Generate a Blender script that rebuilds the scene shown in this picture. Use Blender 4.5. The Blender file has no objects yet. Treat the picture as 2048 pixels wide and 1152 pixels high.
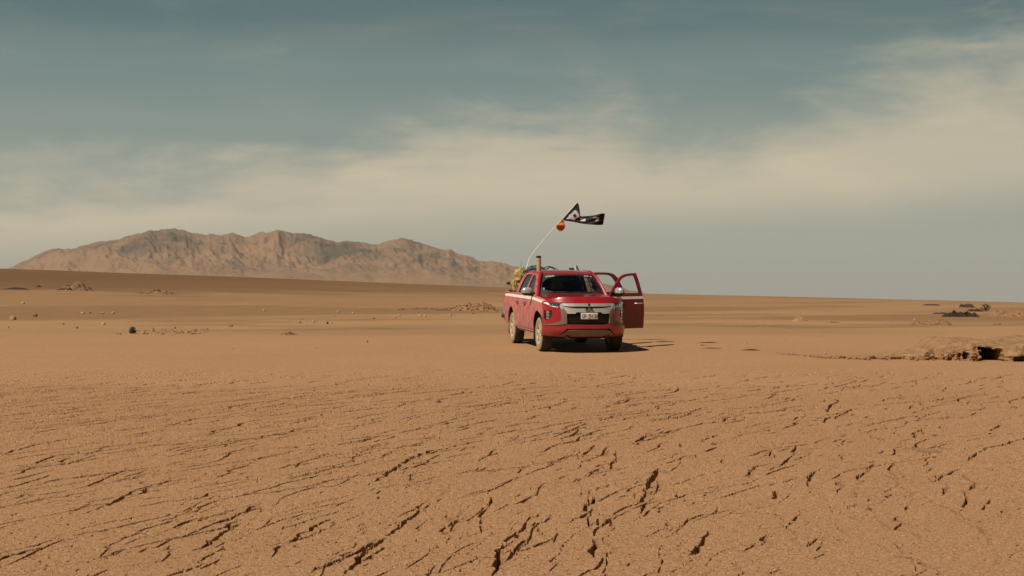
import bpy, bmesh, math, random
import numpy as np
from mathutils import Vector, Matrix
from mathutils.geometry import delaunay_2d_cdt

R = math.radians
scene = bpy.context.scene
C = scene.collection

# ------------------------------------------------------------------ camera
EYE = 1.6
FPX = 2844.0                       # focal length in pixels of a 2048 wide frame
cam_d = bpy.data.cameras.new('camera')
cam = bpy.data.objects.new('camera', cam_d)
C.objects.link(cam)
cam_d.sensor_width = 36.0
cam_d.lens = 36.0 * FPX / 2048.0
cam_d.clip_start = 0.1
cam_d.clip_end = 60000
cam.location = (0, 0, EYE)
cam.rotation_euler = (R(90), 0, 0)
scene.camera = cam
scene.render.resolution_x = 1024
scene.render.resolution_y = 576

# ------------------------------------------------------------------ exposure
scene.view_settings.view_transform = 'Standard'
scene.view_settings.look = 'None'
scene.view_settings.exposure = 0.0
scene.view_settings.gamma = 1.0
scene.cycles.volume_bounces = 0
scene.cycles.max_bounces = 8
scene.cycles.transparent_max_bounces = 12

# ------------------------------------------------------------------ sun
SUN_EL = R(52)
SUN_XY = Vector((-0.77, -0.64)).normalized()       # towards the sun, horizontally
sun_dir = Vector((SUN_XY.x * math.cos(SUN_EL), SUN_XY.y * math.cos(SUN_EL), math.sin(SUN_EL)))
sd = bpy.data.lights.new('sun', 'SUN')
sd.energy = 4.8
sd.angle = R(0.53)
sd.color = (1.0, 0.93, 0.82)
so = bpy.data.objects.new('sun', sd)
C.objects.link(so)
so.rotation_euler = sun_dir.to_track_quat('Z', 'Y').to_euler()

# ------------------------------------------------------------------ world
world = bpy.data.worlds.new("World")
scene.world = world
world.use_nodes = True
wn, wl = world.node_tree.nodes, world.node_tree.links
wn.clear()


def N(nodes, typ, **kw):
    n = nodes.new(typ)
    for k, v in kw.items():
        if k.startswith('i_'):
            n.inputs[int(k[2:])].default_value = v
        else:
            setattr(n, k, v)
    return n


def build_world():
    out = N(wn, 'ShaderNodeOutputWorld')
    bg = N(wn, 'ShaderNodeBackground')
    bg.inputs['Strength'].default_value = 0.05
    sky = N(wn, 'ShaderNodeTexSky', sky_type='NISHITA', sun_disc=False)
    sky.sun_elevation = SUN_EL
    sky.sun_rotation = math.atan2(SUN_XY.x, SUN_XY.y)
    sky.air_density = 1.0
    sky.dust_density = 1.5
    sky.ozone_density = 1.0
    tc = N(wn, 'ShaderNodeTexCoord')
    sep = N(wn, 'ShaderNodeSeparateXYZ')
    wl.new(tc.outputs['Generated'], sep.inputs[0])

    def M(op, a, b=None, c=None, clamp=False):
        n = N(wn, 'ShaderNodeMath', operation=op, use_clamp=clamp)
        for i, v in enumerate((a, b, c)):
            if v is None:
                continue
            if isinstance(v, (int, float)):
                n.inputs[i].default_value = v
            else:
                wl.new(v, n.inputs[i])
        return n.outputs[0]

    def mix(f, a, b):
        n = N(wn, 'ShaderNodeMix', data_type='RGBA')
        for i, v in ((0, f), (6, a), (7, b)):
            if isinstance(v, tuple):
                n.inputs[i].default_value = (*v, 1)
            elif isinstance(v, (int, float)):
                n.inputs[i].default_value = v
            else:
                wl.new(v, n.inputs[i])
        return n.outputs[2]
    x, y, z = sep.outputs
    az = M('ARCTAN2', x, y)                         # 0 = view axis, + to the right
    hor = M('SQRT', M('ADD', M('MULTIPLY', x, x), M('MULTIPLY', y, y)))
    el = M('ARCTAN2', z, hor)                       # radians, visible part is 0 .. 0.2
    # low sky : a dusty haze layer that thins with height, then the daylight sky
    ramp = N(wn, 'ShaderNodeValToRGB')
    wl.new(M('DIVIDE', el, 0.5, clamp=True), ramp.inputs[0])
    cr = ramp.color_ramp
    cr.interpolation = 'EASE'
    cols = [(0.0, (7.4, 7.2, 5.8)), (0.05, (7.6, 7.6, 6.15)), (0.15, (6.2, 6.8, 5.9)),
            (0.22, (4.5, 5.7, 5.2)), (0.30, (3.4, 4.8, 4.65)), (0.38, (2.0, 3.3, 3.55)), (0.6, (0.9, 1.5, 1.8)), (1.0, (0.55, 0.9, 1.2))]
    cr.elements[0].position = 0.0
    cr.elements[1].position = 1.0
    for p, c in cols[1:-1]:
        cr.elements.new(p)
    for e, (p, c) in zip(cr.elements, cols):
        e.position = p
        e.color = (*c, 1)
    up = M('SMOOTHSTEP', el, 0.25, 0.7) if False else None
    mr = N(wn, 'ShaderNodeMapRange', interpolation_type='SMOOTHSTEP')
    wl.new(el, mr.inputs[0])
    mr.inputs[1].default_value = 0.22
    mr.inputs[2].default_value = 0.75
    mr.inputs[4].default_value = 0.45
    base = mix(mr.outputs[0], ramp.outputs[0], sky.outputs[0])
    # thin cirrus bank: its upper edge follows a curve of azimuth
    comb = N(wn, 'ShaderNodeCombineXYZ')
    wl.new(az, comb.inputs[0])
    wl.new(el, comb.inputs[1])

    def noise(sx, sy, scale, detail, rough, off=0.0, dist=0.0):
        mp = N(wn, 'ShaderNodeMapping')
        mp.inputs['Scale'].default_value = (sx, sy, 1)
        mp.inputs['Location'].default_value = (off, off * 0.7, off)
        mp.inputs['Rotation'].default_value = (0, 0, R(-9))
        wl.new(comb.outputs[0], mp.inputs[0])
        n = N(wn, 'ShaderNodeTexNoise')
        n.inputs['Scale'].default_value = scale
        n.inputs['Detail'].default_value = detail
        n.inputs['Roughness'].default_value = rough
        n.inputs['Distortion'].default_value = dist
        wl.new(mp.outputs[0], n.inputs['Vector'])
        return n.outputs['Fac']
    n1 = noise(1, 3.2, 5.5, 7, 0.62, 3.1, 0.5)
    n2 = noise(1, 5.0, 13, 6, 0.6, 7.7, 0.3)
    n3 = noise(1, 3.0, 2.2, 4, 0.5, 1.3)
    n5 = noise(1, 4.5, 3.4, 6, 0.55, 21.3, 0.6)
    fc = N(wn, 'ShaderNodeFloatCurve')
    cv = fc.mapping.curves[0]
    # azimuth -0.5..0.5 -> 0..1 ; value = edge elevation / 0.25
    pts = [(0.0, .20), (0.16, .27), (0.24, .335), (0.30, .38), (0.36, .385), (0.385, .44), (0.44, .475), (0.52, .485), (0.58, .46), (0.605, .41),
           (0.66, .40), (0.68, .44), (0.73, .50), (0.78, .57), (0.84, .63), (1.0, .70)]
    while len(cv.points) < len(pts):
        cv.points.new(0.5, 0.5)
    for p, (a, b) in zip(cv.points, pts):
        p.location = (a, b)
    fc.mapping.update()
    wl.new(M('ADD', az, 0.5, clamp=True), fc.inputs['Value'])
    edge = M('MULTIPLY', fc.outputs[0], 0.25)
    d = M('SUBTRACT', edge, el)
    d = M('ADD', d, M('MULTIPLY', M('SUBTRACT', n1, 0.5), 0.14))
    d = M('ADD', d, M('MULTIPLY', M('SUBTRACT', n2, 0.5), 0.05))
    m1 = N(wn, 'ShaderNodeMapRange', interpolation_type='SMOOTHSTEP')
    wl.new(d, m1.inputs[0])
    m1.inputs[1].default_value = -0.030
    m1.inputs[2].default_value = 0.045
    # fade out towards the horizon
    m2 = N(wn, 'ShaderNodeMapRange', interpolation_type='SMOOTHSTEP')
    wl.new(M('SUBTRACT', M('ADD', el, M('MULTIPLY', M('SUBTRACT', n3, 0.5), 0.05)), M('MULTIPLY', az, 0.07)), m2.inputs[0])
    m2.inputs[1].default_value = 0.020
    m2.inputs[2].default_value = 0.068
    cm = M('MULTIPLY', m1.outputs[0], m2.outputs[0])
    cm = M('MULTIPLY', cm, M('ADD', 0.32, M('MULTIPLY', n5, 1.2)), clamp=True)
    cm = M('MULTIPLY', cm, 0.93)
    # faint high streaks over the blue part
    n4 = noise(1, 4.5, 4.0, 7, 0.6, 12.3, 0.8)
    m3 = N(wn, 'ShaderNodeMapRange', interpolation_type='SMOOTHSTEP')
    wl.new(n4, m3.inputs[0])
    m3.inputs[1].default_value = 0.46
    m3.inputs[2].default_value = 0.78
    veil = M('MULTIPLY', m3.outputs[0], 0.24)
    c1 = mix(veil, base, (7.4, 7.1, 5.6))
    c2 = mix(cm, c1, (12.4, 10.6, 7.6))
    # dim the unseen sky behind the camera to cut fill light
    mb_ = N(wn, 'ShaderNodeMapRange', interpolation_type='SMOOTHSTEP')
    wl.new(y, mb_.inputs[0])
    mb_.inputs[1].default_value = -0.35
    mb_.inputs[2].default_value = 0.75
    mb_.inputs[3].default_value = 0.45
    c3 = N(wn, 'ShaderNodeVectorMath', operation='SCALE')
    wl.new(c2, c3.inputs[0])
    wl.new(mb_.outputs[0], c3.inputs['Scale'])
    wl.new(c3.outputs[0], bg.inputs['Color'])
    wl.new(bg.outputs[0], out.inputs[0])


build_world()

# ------------------------------------------------------------------ helpers


def tag(o, label=None, cat=None, group=None, kind=None):
    if label:
        o['label'] = label
    if cat:
        o['category'] = cat
    if group:
        o['group'] = group
    if kind:
        o['kind'] = kind
    return o


def empty(name, loc=(0, 0, 0), rot=(0, 0, 0), parent=None):
    o = bpy.data.objects.new(name, None)
    o.empty_display_size = 0.1
    C.objects.link(o)
    o.location = loc
    o.rotation_euler = rot
    if parent:
        o.parent = parent
    return o


def obj(name, verts, faces, mats, parent=None, smooth=True, loc=None, rot=None, mi=None, angle=40):
    me = bpy.data.meshes.new(name)
    me.from_pydata([tuple(v) for v in verts], [], [tuple(f) for f in faces])
    me.update()
    if not isinstance(mats, (list, tuple)):
        mats = [mats]
    for m in mats:
        me.materials.append(m)
    if mi is not None:
        me.polygons.foreach_set('material_index', mi)
    if smooth:
        me.polygons.foreach_set('use_smooth', [True] * len(me.polygons))
        me.set_sharp_from_angle(angle=R(angle))
    o = bpy.data.objects.new(name, me)
    C.objects.link(o)
    if parent:
        o.parent = parent
    if loc:
        o.location = loc
    if rot:
        o.rotation_euler = rot
    return o


class MB:
    """collects vertices and faces of one mesh"""

    def __init__(s):
        s.v, s.f, s.m = [], [], []

    def add(s, v, f, m=0):
        n = len(s.v)
        s.v += [tuple(p) for p in v]
        s.f += [tuple(i + n for i in q) for q in f]
        s.m += [m] * len(f)
        return s

    def box(s, c, size, rot=None, m=0, bev=0.0):
        bm = bmesh.new()
        bmesh.ops.create_cube(bm, size=1)
        bmesh.ops.scale(bm, vec=size, verts=bm.verts)
        if bev:
            bmesh.ops.bevel(bm, geom=bm.edges[:], offset=bev, segments=2, affect='EDGES', profile=0.5)
        if rot:
            bmesh.ops.rotate(bm, matrix=rot, verts=bm.verts)
        bmesh.ops.translate(bm, vec=c, verts=bm.verts)
        bm.verts.index_update()
        s.add([v.co[:] for v in bm.verts], [[v.index for v in f.verts] for f in bm.faces], m)
        bm.free()
        return s

    def tube(s, pts, r, n=8, m=0, cap=True):
        pts = [Vector(p) for p in pts]
        rs = r if isinstance(r, (list, tuple)) else [r] * len(pts)
        vs, fs = [], []
        prev = None
        for i, p in enumerate(pts):
            t = (pts[min(i + 1, len(pts) - 1)] - pts[max(i - 1, 0)]).normalized()
            if prev is None:
                a = t.orthogonal().normalized()
            else:
                a = (prev - t * prev.dot(t)).normalized()
            prev = a
            b = t.cross(a)
            for k in range(n):
                th = 2 * math.pi * k / n
                vs.append(p + (a * math.cos(th) + b * math.sin(th)) * rs[i])
        for i in range(len(pts) - 1):
            for k in range(n):
                k2 = (k + 1) % n
                fs.append((i * n + k, i * n + k2, (i + 1) * n + k2, (i + 1) * n + k))
        if cap:
            fs.append(tuple(reversed(range(n))))
            fs.append(tuple(range((len(pts) - 1) * n, len(pts) * n)))
        return s.add(vs, fs, m)

    def lathe(s, prof, n=48, axis='X', c=(0, 0, 0), m=0, mfun=None):
        """prof: list of (along axis, radius)"""
        vs, fs = [], []
        for (a, r) in prof:
            for k in range(n):
                th = 2 * math.pi * k / n
                q = (a, r * math.cos(th), r * math.sin(th))
                if axis == 'Z':
                    q = (q[1], q[2], q[0])
                elif axis == 'Y':
                    q = (q[2], q[0], q[1])
                vs.append((q[0] + c[0], q[1] + c[1], q[2] + c[2]))
        for i in range(len(prof) - 1):
            for k in range(n):
                k2 = (k + 1) % n
                fs.append((i * n + k, i * n + k2, (i + 1) * n + k2, (i + 1) * n + k))
        return s.add(vs, fs, m)

    def build(s, name, mats, parent=None, **kw):
        o = obj(name, s.v, s.f, mats, parent, mi=s.m, **kw)
        bm = bmesh.new()
        bm.from_mesh(o.data)
        bmesh.ops.recalc_face_normals(bm, faces=bm.faces)
        bm.to_mesh(o.data)
        bm.free()
        return o


def pip(x, y, poly):
    ins = False
    n = len(poly)
    j = n - 1
    for i in range(n):
        xi, yi = poly[i]
        xj, yj = poly[j]
        if (yi > y) != (yj > y) and x < (xj - xi) * (y - yi) / (yj - yi) + xi:
            ins = not ins
        j = i
    return ins


def patch(mb, poly, fn, off=0.0, thick=0.02, step=0.05, holes=(), m=0, bevel=0.0):
    """fill a 2-D polygon (a,b), map it with fn(a,b,offset) and give it thickness"""
    loops = [list(poly)] + [list(h) for h in holes]
    vs, es = [], []
    for lp in loops:
        st = len(vs)
        pts = []
        for i, p in enumerate(lp):
            q = lp[(i + 1) % len(lp)]
            L = math.hypot(q[0] - p[0], q[1] - p[1])
            k = max(1, int(math.ceil(L / step)))
            for j in range(k):
                pts.append((p[0] + (q[0] - p[0]) * j / k, p[1] + (q[1] - p[1]) * j / k))
        vs += pts
        n = len(pts)
        es += [(st + i, st + (i + 1) % n) for i in range(n)]
    xs = [p[0] for p in poly]
    ys = [p[1] for p in poly]

    def dseg(px, py, a, b):
        dx, dy = b[0] - a[0], b[1] - a[1]
        t = max(0, min(1, ((px - a[0]) * dx + (py - a[1]) * dy) / max(1e-12, dx * dx + dy * dy)))
        return math.hypot(px - a[0] - t * dx, py - a[1] - t * dy)
    gx = min(xs) + step * 0.5
    segs = [(vs[a], vs[b]) for a, b in es]
    while gx < max(xs):
        gy = min(ys) + step * 0.5
        while gy < max(ys):
            if pip(gx, gy, poly) and not any(pip(gx, gy, h) for h in holes):
                if min(dseg(gx, gy, a, b) for a, b in segs) > step * 0.35:
                    vs.append((gx, gy))
            gy += step
        gx += step
    ov, oe, of, _, _, _ = delaunay_2d_cdt([Vector(v) for v in vs], es, [], 0, 1e-6)
    tris = []
    for f in of:
        cx = sum(ov[i][0] for i in f) / len(f)
        cy = sum(ov[i][1] for i in f) / len(f)
        if pip(cx, cy, poly) and not any(pip(cx, cy, h) for h in holes):
            tris.append(tuple(f))
    n = len(ov)
    top = [fn(v[0], v[1], off) for v in ov]
    faces = list(tris)
    if thick:
        bot = [fn(v[0], v[1], off - thick) for v in ov]
        faces += [tuple(i + n for i in reversed(t)) for t in tris]
        cnt = {}
        for t in tris:
            for i in range(3):
                e = (t[i], t[(i + 1) % 3])
                cnt[e] = cnt.get(e, 0) + 1
        for (a, b) in list(cnt):
            if (b, a) not in cnt:
                faces.append((b, a, a + n, b + n))
        top = top + bot
    mb.add(top, faces, m)
    return mb


def arc(cx, cy, r, a0, a1, n):
    return [(cx + r * math.cos(R(a0 + (a1 - a0) * i / n)), cy + r * math.sin(R(a0 + (a1 - a0) * i / n))) for i in range(n + 1)]


def interp(x, tab):
    return float(np.interp(x, [t[0] for t in tab], [t[1] for t in tab]))


# ------------------------------------------------------------------ numpy noise
def _hash(ix, iy, seed):
    h = (ix.astype(np.int64) * 374761393 + iy.astype(np.int64) * 668265263 + seed * 144665) & 0xFFFFFFFF
    h = ((h ^ (h >> 13)) * 1274126177) & 0xFFFFFFFF
    h = (h ^ (h >> 16)) & 0xFFFFFFFF
    return h.astype(np.float64) / 4294967295.0


def vnoise(x, y, seed=0):
    x = np.asarray(x, float)
    y = np.asarray(y, float)
    ix, iy = np.floor(x), np.floor(y)
    fx, fy = x - ix, y - iy
    fx = fx * fx * (3 - 2 * fx)
    fy = fy * fy * (3 - 2 * fy)
    a = _hash(ix, iy, seed)
    b = _hash(ix + 1, iy, seed)
    c = _hash(ix, iy + 1, seed)
    d = _hash(ix + 1, iy + 1, seed)
    return (a * (1 - fx) + b * fx) * (1 - fy) + (c * (1 - fx) + d * fx) * fy


def fbm(x, y, oct=4, seed=0, gain=0.5):
    s, a, t = 0, 1.0, 0
    for o in range(oct):
        s = s + a * (vnoise(x * 2 ** o, y * 2 ** o, seed + o * 17) - 0.5)
        t += a
        a *= gain
    return s / t * 2      # about -1..1


def smooth(a, b, x):
    t = np.clip((x - a) / (b - a), 0, 1)
    return t * t * (3 - 2 * t)


# ------------------------------------------------------------------ materials
def new_mat(name):
    m = bpy.data.materials.new(name)
    m.use_nodes = True
    nt = m.node_tree
    b = nt.nodes['Principled BSDF']
    return m, nt.nodes, nt.links, b


def simple(name, col, rough=0.5, metal=0.0, coat=0.0, var=0.0, vscale=20, bump=0.0, spec=0.5):
    m, n, l, b = new_mat(name)
    b.inputs['Base Color'].default_value = (*col, 1)
    b.inputs['Roughness'].default_value = rough
    b.inputs['Metallic'].default_value = metal
    b.inputs['Coat Weight'].default_value = coat
    b.inputs['Specular IOR Level'].default_value = spec
    tc = n.new('ShaderNodeTexCoord')
    nz = n.new('ShaderNodeTexNoise')
    nz.inputs['Scale'].default_value = vscale
    nz.inputs['Detail'].default_value = 5
    l.new(tc.outputs['Object'], nz.inputs['Vector'])
    if var:
        mx = n.new('ShaderNodeMix')
        mx.data_type = 'RGBA'
        mx.inputs[6].default_value = (*[c * (1 - var) for c in col], 1)
        mx.inputs[7].default_value = (*[min(1, c * (1 + var)) for c in col], 1)
        l.new(nz.outputs['Fac'], mx.inputs[0])
        l.new(mx.outputs[2], b.inputs['Base Color'])
    if bump:
        bp = n.new('ShaderNodeBump')
        bp.inputs['Strength'].default_value = 0.6
        bp.inputs['Distance'].default_value = bump
        l.new(nz.outputs['Fac'], bp.inputs['Height'])
        l.new(bp.outputs[0], b.inputs['Normal'])
    return m


def dusty(name, col, dust_col, low, high, rough=0.35, metal=0.0, coat=0.6, base_dust=0.1, smear=False, nscale=6):
    """paint or metal under a film of dust that thickens towards the bottom (a real layer of dirt)"""
    m, n, l, b = new_mat(name)
    tc = n.new('ShaderNodeTexCoord')
    sp = n.new('ShaderNodeSeparateXYZ')
    l.new(tc.outputs['Object'], sp.inputs[0])
    mr = n.new('ShaderNodeMapRange')
    l.new(sp.outputs[2], mr.inputs[0])
    mr.inputs[1].default_value = low
    mr.inputs[2].default_value = high
    mr.inputs[3].default_value = 1.0
    mr.inputs[4].default_value = 0.0
    nz = n.new('ShaderNodeTexNoise')
    nz.inputs['Scale'].default_value = nscale
    nz.inputs['Detail'].default_value = 8
    nz.inputs['Roughness'].default_value = 0.65
    l.new(tc.outputs['Object'], nz.inputs['Vector'])
    ad = n.new('ShaderNodeMath')
    ad.operation = 'MULTIPLY_ADD'
    l.new(mr.outputs[0], ad.inputs[0])
    ad.inputs[1].default_value = 0.75
    ad.inputs[2].default_value = base_dust - 0.30
    a2 = n.new('ShaderNodeMath')
    a2.operation = 'MULTIPLY_ADD'
    a2.use_clamp = True
    l.new(nz.outputs['Fac'], a2.inputs[0])
    a2.inputs[1].default_value = 0.7
    l.new(ad.outputs[0], a2.inputs[2])
    base = None
    if smear:
        mp = n.new('ShaderNodeMapping')
        mp.inputs['Scale'].default_value = (1, 5.0, 1.6)
        l.new(tc.outputs['Object'], mp.inputs[0])
        n2 = n.new('ShaderNodeTexNoise')
        n2.inputs['Scale'].default_value = 3.2
        n2.inputs['Detail'].default_value = 6
        n2.inputs['Roughness'].default_value = 0.6
        l.new(mp.outputs[0], n2.inputs['Vector'])
        m2 = n.new('ShaderNodeMapRange')
        l.new(n2.outputs['Fac'], m2.inputs[0])
        m2.inputs[1].default_value = 0.46
        m2.inputs[2].default_value = 0.64
        m2.inputs[4].default_value = 0.8
        mx0 = n.new('ShaderNodeMix')
        mx0.data_type = 'RGBA'
        mx0.inputs[6].default_value = (*col, 1)
        mx0.inputs[7].default_value = (0.15, 0.055, 0.10, 1)
        l.new(m2.outputs[0], mx0.inputs[0])
        base = mx0.outputs[2]
    mx = n.new('ShaderNodeMix')
    mx.data_type = 'RGBA'
    mx.inputs[6].default_value = (*col, 1)
    if base:
        l.new(base, mx.inputs[6])
    mx.inputs[7].default_value = (*dust_col, 1)
    l.new(a2.outputs[0], mx.inputs[0])
    l.new(mx.outputs[2], b.inputs['Base Color'])
    if smear:
        l.remove(mx.inputs[6].links[0])
        l.new(mx.outputs[2], mx0.inputs[6])
        l.new(mx0.outputs[2], b.inputs['Base Color'])
    rr = n.new('ShaderNodeMapRange')
    l.new(a2.outputs[0], rr.inputs[0])
    rr.inputs[3].default_value = rough
    rr.inputs[4].default_value = 0.85
    l.new(rr.outputs[0], b.inputs['Roughness'])
    cw = n.new('ShaderNodeMapRange')
    l.new(a2.outputs[0], cw.inputs[0])
    cw.inputs[2].default_value = 0.7
    cw.inputs[3].default_value = coat
    cw.inputs[4].default_value = 0.0
    l.new(cw.outputs[0], b.inputs['Coat Weight'])
    b.inputs['Coat Roughness'].default_value = 0.12
    if metal:
        mm = n.new('ShaderNodeMapRange')
        l.new(a2.outputs[0], mm.inputs[0])
        mm.inputs[3].default_value = metal
        mm.inputs[4].default_value = 0.0
        l.new(mm.outputs[0], b.inputs['Metallic'])
    return m


def glass(name, tint, gloss=1.0):
    m = bpy.data.materials.new(name)
    m.use_nodes = True
    n, l = m.node_tree.nodes, m.node_tree.links
    n.clear()
    o = n.new('ShaderNodeOutputMaterial')
    t = n.new('ShaderNodeBsdfTransparent')
    t.inputs[0].default_value = (*tint, 1)
    g = n.new('ShaderNodeBsdfGlossy')
    g.inputs['Roughness'].default_value = 0.03
    g.inputs[0].default_value = (gloss, gloss, gloss, 1)
    f = n.new('ShaderNodeFresnel')
    f.inputs[0].default_value = 1.45
    mx = n.new('ShaderNodeMixShader')
    l.new(f.outputs[0], mx.inputs[0])
    l.new(t.outputs[0], mx.inputs[1])
    l.new(g.outputs[0], mx.inputs[2])
    l.new(mx.outputs[0], o.inputs[0])
    return m


DUST = (0.40, 0.235, 0.13)
M_ = dict(
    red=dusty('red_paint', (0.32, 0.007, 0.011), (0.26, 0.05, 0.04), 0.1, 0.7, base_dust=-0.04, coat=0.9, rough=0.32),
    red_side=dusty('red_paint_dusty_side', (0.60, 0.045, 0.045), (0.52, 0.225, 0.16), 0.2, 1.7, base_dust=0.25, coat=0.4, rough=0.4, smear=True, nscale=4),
    red_shaded=dusty('red_paint_shaded', (0.20, 0.007, 0.010), (0.13, 0.035, 0.028), 0.1, 0.8, base_dust=-0.05, coat=0.2),  # same red made darker for the panels on the shaded side
    white=simple('white_tape', (0.78, 0.70, 0.62), 0.55, var=0.08, vscale=9),
    black=simple('black_plastic', (0.008, 0.008, 0.008), 0.65, var=0.3),
    blackd=simple('dusty_black_plastic', (0.035, 0.028, 0.022), 0.8, var=0.4),
    chrome=dusty('satin_chrome', (0.66, 0.62, 0.54), (0.46, 0.36, 0.25), 0.55, 0.95, rough=0.34, metal=0.6, coat=0, base_dust=0.02),
    shield=dusty('brown_chrome_shield', (0.27, 0.235, 0.20), (0.165, 0.11, 0.07), 0.5, 1.2, rough=0.35, metal=0.9, coat=0, base_dust=0.30),  # brown of the reflected ground put into the chrome colour
    skid=dusty('silver_skid_plate', (0.32, 0.29, 0.25), (0.18, 0.115, 0.075), 0.3, 0.7, rough=0.4, metal=0.8, coat=0, base_dust=0.25),
    mirror=simple('chrome_mirror_cap', (0.50, 0.50, 0.47), 0.30, 0.45, var=0.05),
    dark_chrome=simple('dark_chrome', (0.22, 0.22, 0.22), 0.2, 1.0),
    lamp=simple('lamp_reflector', (0.55, 0.56, 0.56), 0.15, 0.9, coat=1.0, var=0.5, vscale=14),
    lamp_dark=simple('lamp_housing', (0.05, 0.055, 0.055), 0.2, 0.2, coat=1.0, var=0.5, vscale=18),
    lens=simple('lamp_lens_ring', (0.9, 0.9, 0.88), 0.25, 0.0, coat=1.0),
    tyre=simple('dusty_tyre', (0.038, 0.030, 0.023), 0.9, var=0.5, vscale=12, bump=0.004),
    sidewall=simple('dust_covered_sidewall', (0.33, 0.245, 0.15), 0.9, var=0.35, vscale=8),
    rim=simple('dust_covered_rim', (0.56, 0.43, 0.27), 0.6, 0.25, var=0.22, vscale=9),
    rimdark=simple('brake_dark', (0.10, 0.075, 0.05), 0.8, 0.2, var=0.4),
    seat=simple('seat_cloth', (0.035, 0.033, 0.032), 0.95, var=0.2),
    trim=simple('cabin_trim', (0.020, 0.022, 0.022), 0.8, var=0.2),
    plate=simple('plate_white', (0.72, 0.68, 0.58), 0.5, var=0.08, vscale=15),
    ink=simple('plate_ink', (0.015, 0.015, 0.015), 0.5),
    sticker=simple('green_sticker', (0.18, 0.36, 0.24), 0.6, var=0.15, vscale=60),
    paper=simple('paper', (0.62, 0.62, 0.50), 0.8, var=0.1, vscale=30),
    bluew=simple('pale_blue_plastic', (0.34, 0.46, 0.55), 0.5),
    greenw=simple('pale_green_webbing', (0.42, 0.50, 0.36), 0.8),
    redcloth=simple('faded_red_cloth', (0.5, 0.09, 0.06), 0.9),
    screen=glass('windscreen_glass', (0.34, 0.37, 0.34), 0.6),
    tint=glass('side_glass_tinted', (0.25, 0.28, 0.27)),
    dark_tint=glass('rear_glass_dark', (0.05, 0.055, 0.05)),
    clear=glass('door_glass', (0.93, 0.95, 0.94)),
    tan=simple('scuffed_tan_card', (0.46, 0.31, 0.19), 0.85, var=0.45, vscale=11),
    pole=simple('white_fibreglass', (0.80, 0.77, 0.68), 0.4),
    flagk=simple('black_flag_cloth', (0.012, 0.012, 0.013), 0.9, var=0.3, vscale=8),
    flagw=simple('grey_white_print', (0.50, 0.44, 0.47), 0.9, var=0.15, vscale=10),
    flago=simple('orange_pennant_cloth', (0.50, 0.095, 0.045), 0.9, var=0.25, vscale=12),
    flagy=simple('olive_print', (0.36, 0.20, 0.04), 0.9),
    sack=simple('yellow_canvas', (0.40, 0.28, 0.10), 0.95, var=0.3, vscale=9, bump=0.02),
    rubber=simple('black_hose', (0.015, 0.014, 0.013), 0.6),
    metal=simple('worn_steel', (0.35, 0.33, 0.30), 0.45, 0.8, var=0.2),
)


def stone_mat(name, col, rough=0.9, bump=0.02, scale=6):
    m, n, l, b = new_mat(name)
    tc = n.new('ShaderNodeTexCoord')
    nz = n.new('ShaderNodeTexNoise')
    nz.inputs['Scale'].default_value = scale
    nz.inputs['Detail'].default_value = 9
    nz.inputs['Roughness'].default_value = 0.7
    l.new(tc.outputs['Object'], nz.inputs['Vector'])
    cr = n.new('ShaderNodeValToRGB')
    cr.color_ramp.elements[0].position = 0.3
    cr.color_ramp.elements[1].position = 0.72
    cr.color_ramp.elements[0].color = (*[c * 0.55 for c in col], 1)
    cr.color_ramp.elements[1].color = (*[min(1, c * 1.3) for c in col], 1)
    l.new(nz.outputs['Fac'], cr.inputs[0])
    l.new(cr.outputs[0], b.inputs['Base Color'])
    b.inputs['Roughness'].default_value = rough
    b.inputs['Specular IOR Level'].default_value = 0.1
    bp = n.new('ShaderNodeBump')
    bp.inputs['Strength'].default_value = 0.8
    bp.inputs['Distance'].default_value = bump
    l.new(nz.outputs['Fac'], bp.inputs['Height'])
    l.new(bp.outputs[0], b.inputs['Normal'])
    return m


MS_pale = stone_mat('pale_stone', (0.42, 0.275, 0.15))
MS_brown = stone_mat('brown_stone', (0.24, 0.14, 0.08))
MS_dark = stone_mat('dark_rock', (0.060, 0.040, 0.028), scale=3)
MS_soil = stone_mat('crumbly_soil', (0.29, 0.155, 0.072), bump=0.05, scale=4)
MS_soilp = stone_mat('pale_soil', (0.37, 0.21, 0.105), bump=0.05, scale=3)

# ------------------------------------------------------------------ terrain
PINF_T = [(-3.0, -60), (-0.6, -56), (-0.36, -43), (-0.20, -27), (-0.008, -4), (0.094, 8.5), (0.18, 14), (0.27, 20), (0.36, 27), (0.6, 33), (3.0, 40)]


def ground_z(X, Y):
    X = np.asarray(X, float)
    Y = np.asarray(Y, float)
    near = np.interp(Y, [-200, 10, 22, 29.5, 35.5, 46], [-0.4, 0.0, 0.10, 0.2165, 0.343, 0.47])
    Yc = np.maximum(Y, 46.0)
    u = np.clip(X / np.maximum(Yc, 1), -3, 3)
    pinf = np.interp(u, [p[0] for p in PINF_T], [p[1] for p in PINF_T])
    p46 = (EYE - 0.47) / 46.0 * FPX
    CREST = 620.0
    w = (46.0 / Yc) ** 1.12
    w = w - (46.0 / 30000.0) ** 1.12
    p = pinf + (p46 - pinf) * w
    pn = fbm(u * 9, np.log(Yc) * 3.0, 4, 5) * 1.6 * smooth(60, 200, Yc) * (1 - smooth(1200, 3000, Yc))
    p = p + pn * 0.6
    # behind the crest the plain sinks out of sight
    p = p + smooth(CREST, CREST * 4, Yc) * 9.0
    far = EYE - Yc * p / FPX
    # fade the lateral tilt in with distance so that it is smooth at 46 m
    z = np.where(Y < 46, near, far)
    und = fbm(X * 0.05, Y * 0.05, 3, 31) * 0.05
    und = und * (smooth(46, 80, Y)) * (1 - smooth(200, 400, Y))
    return z + und


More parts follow.
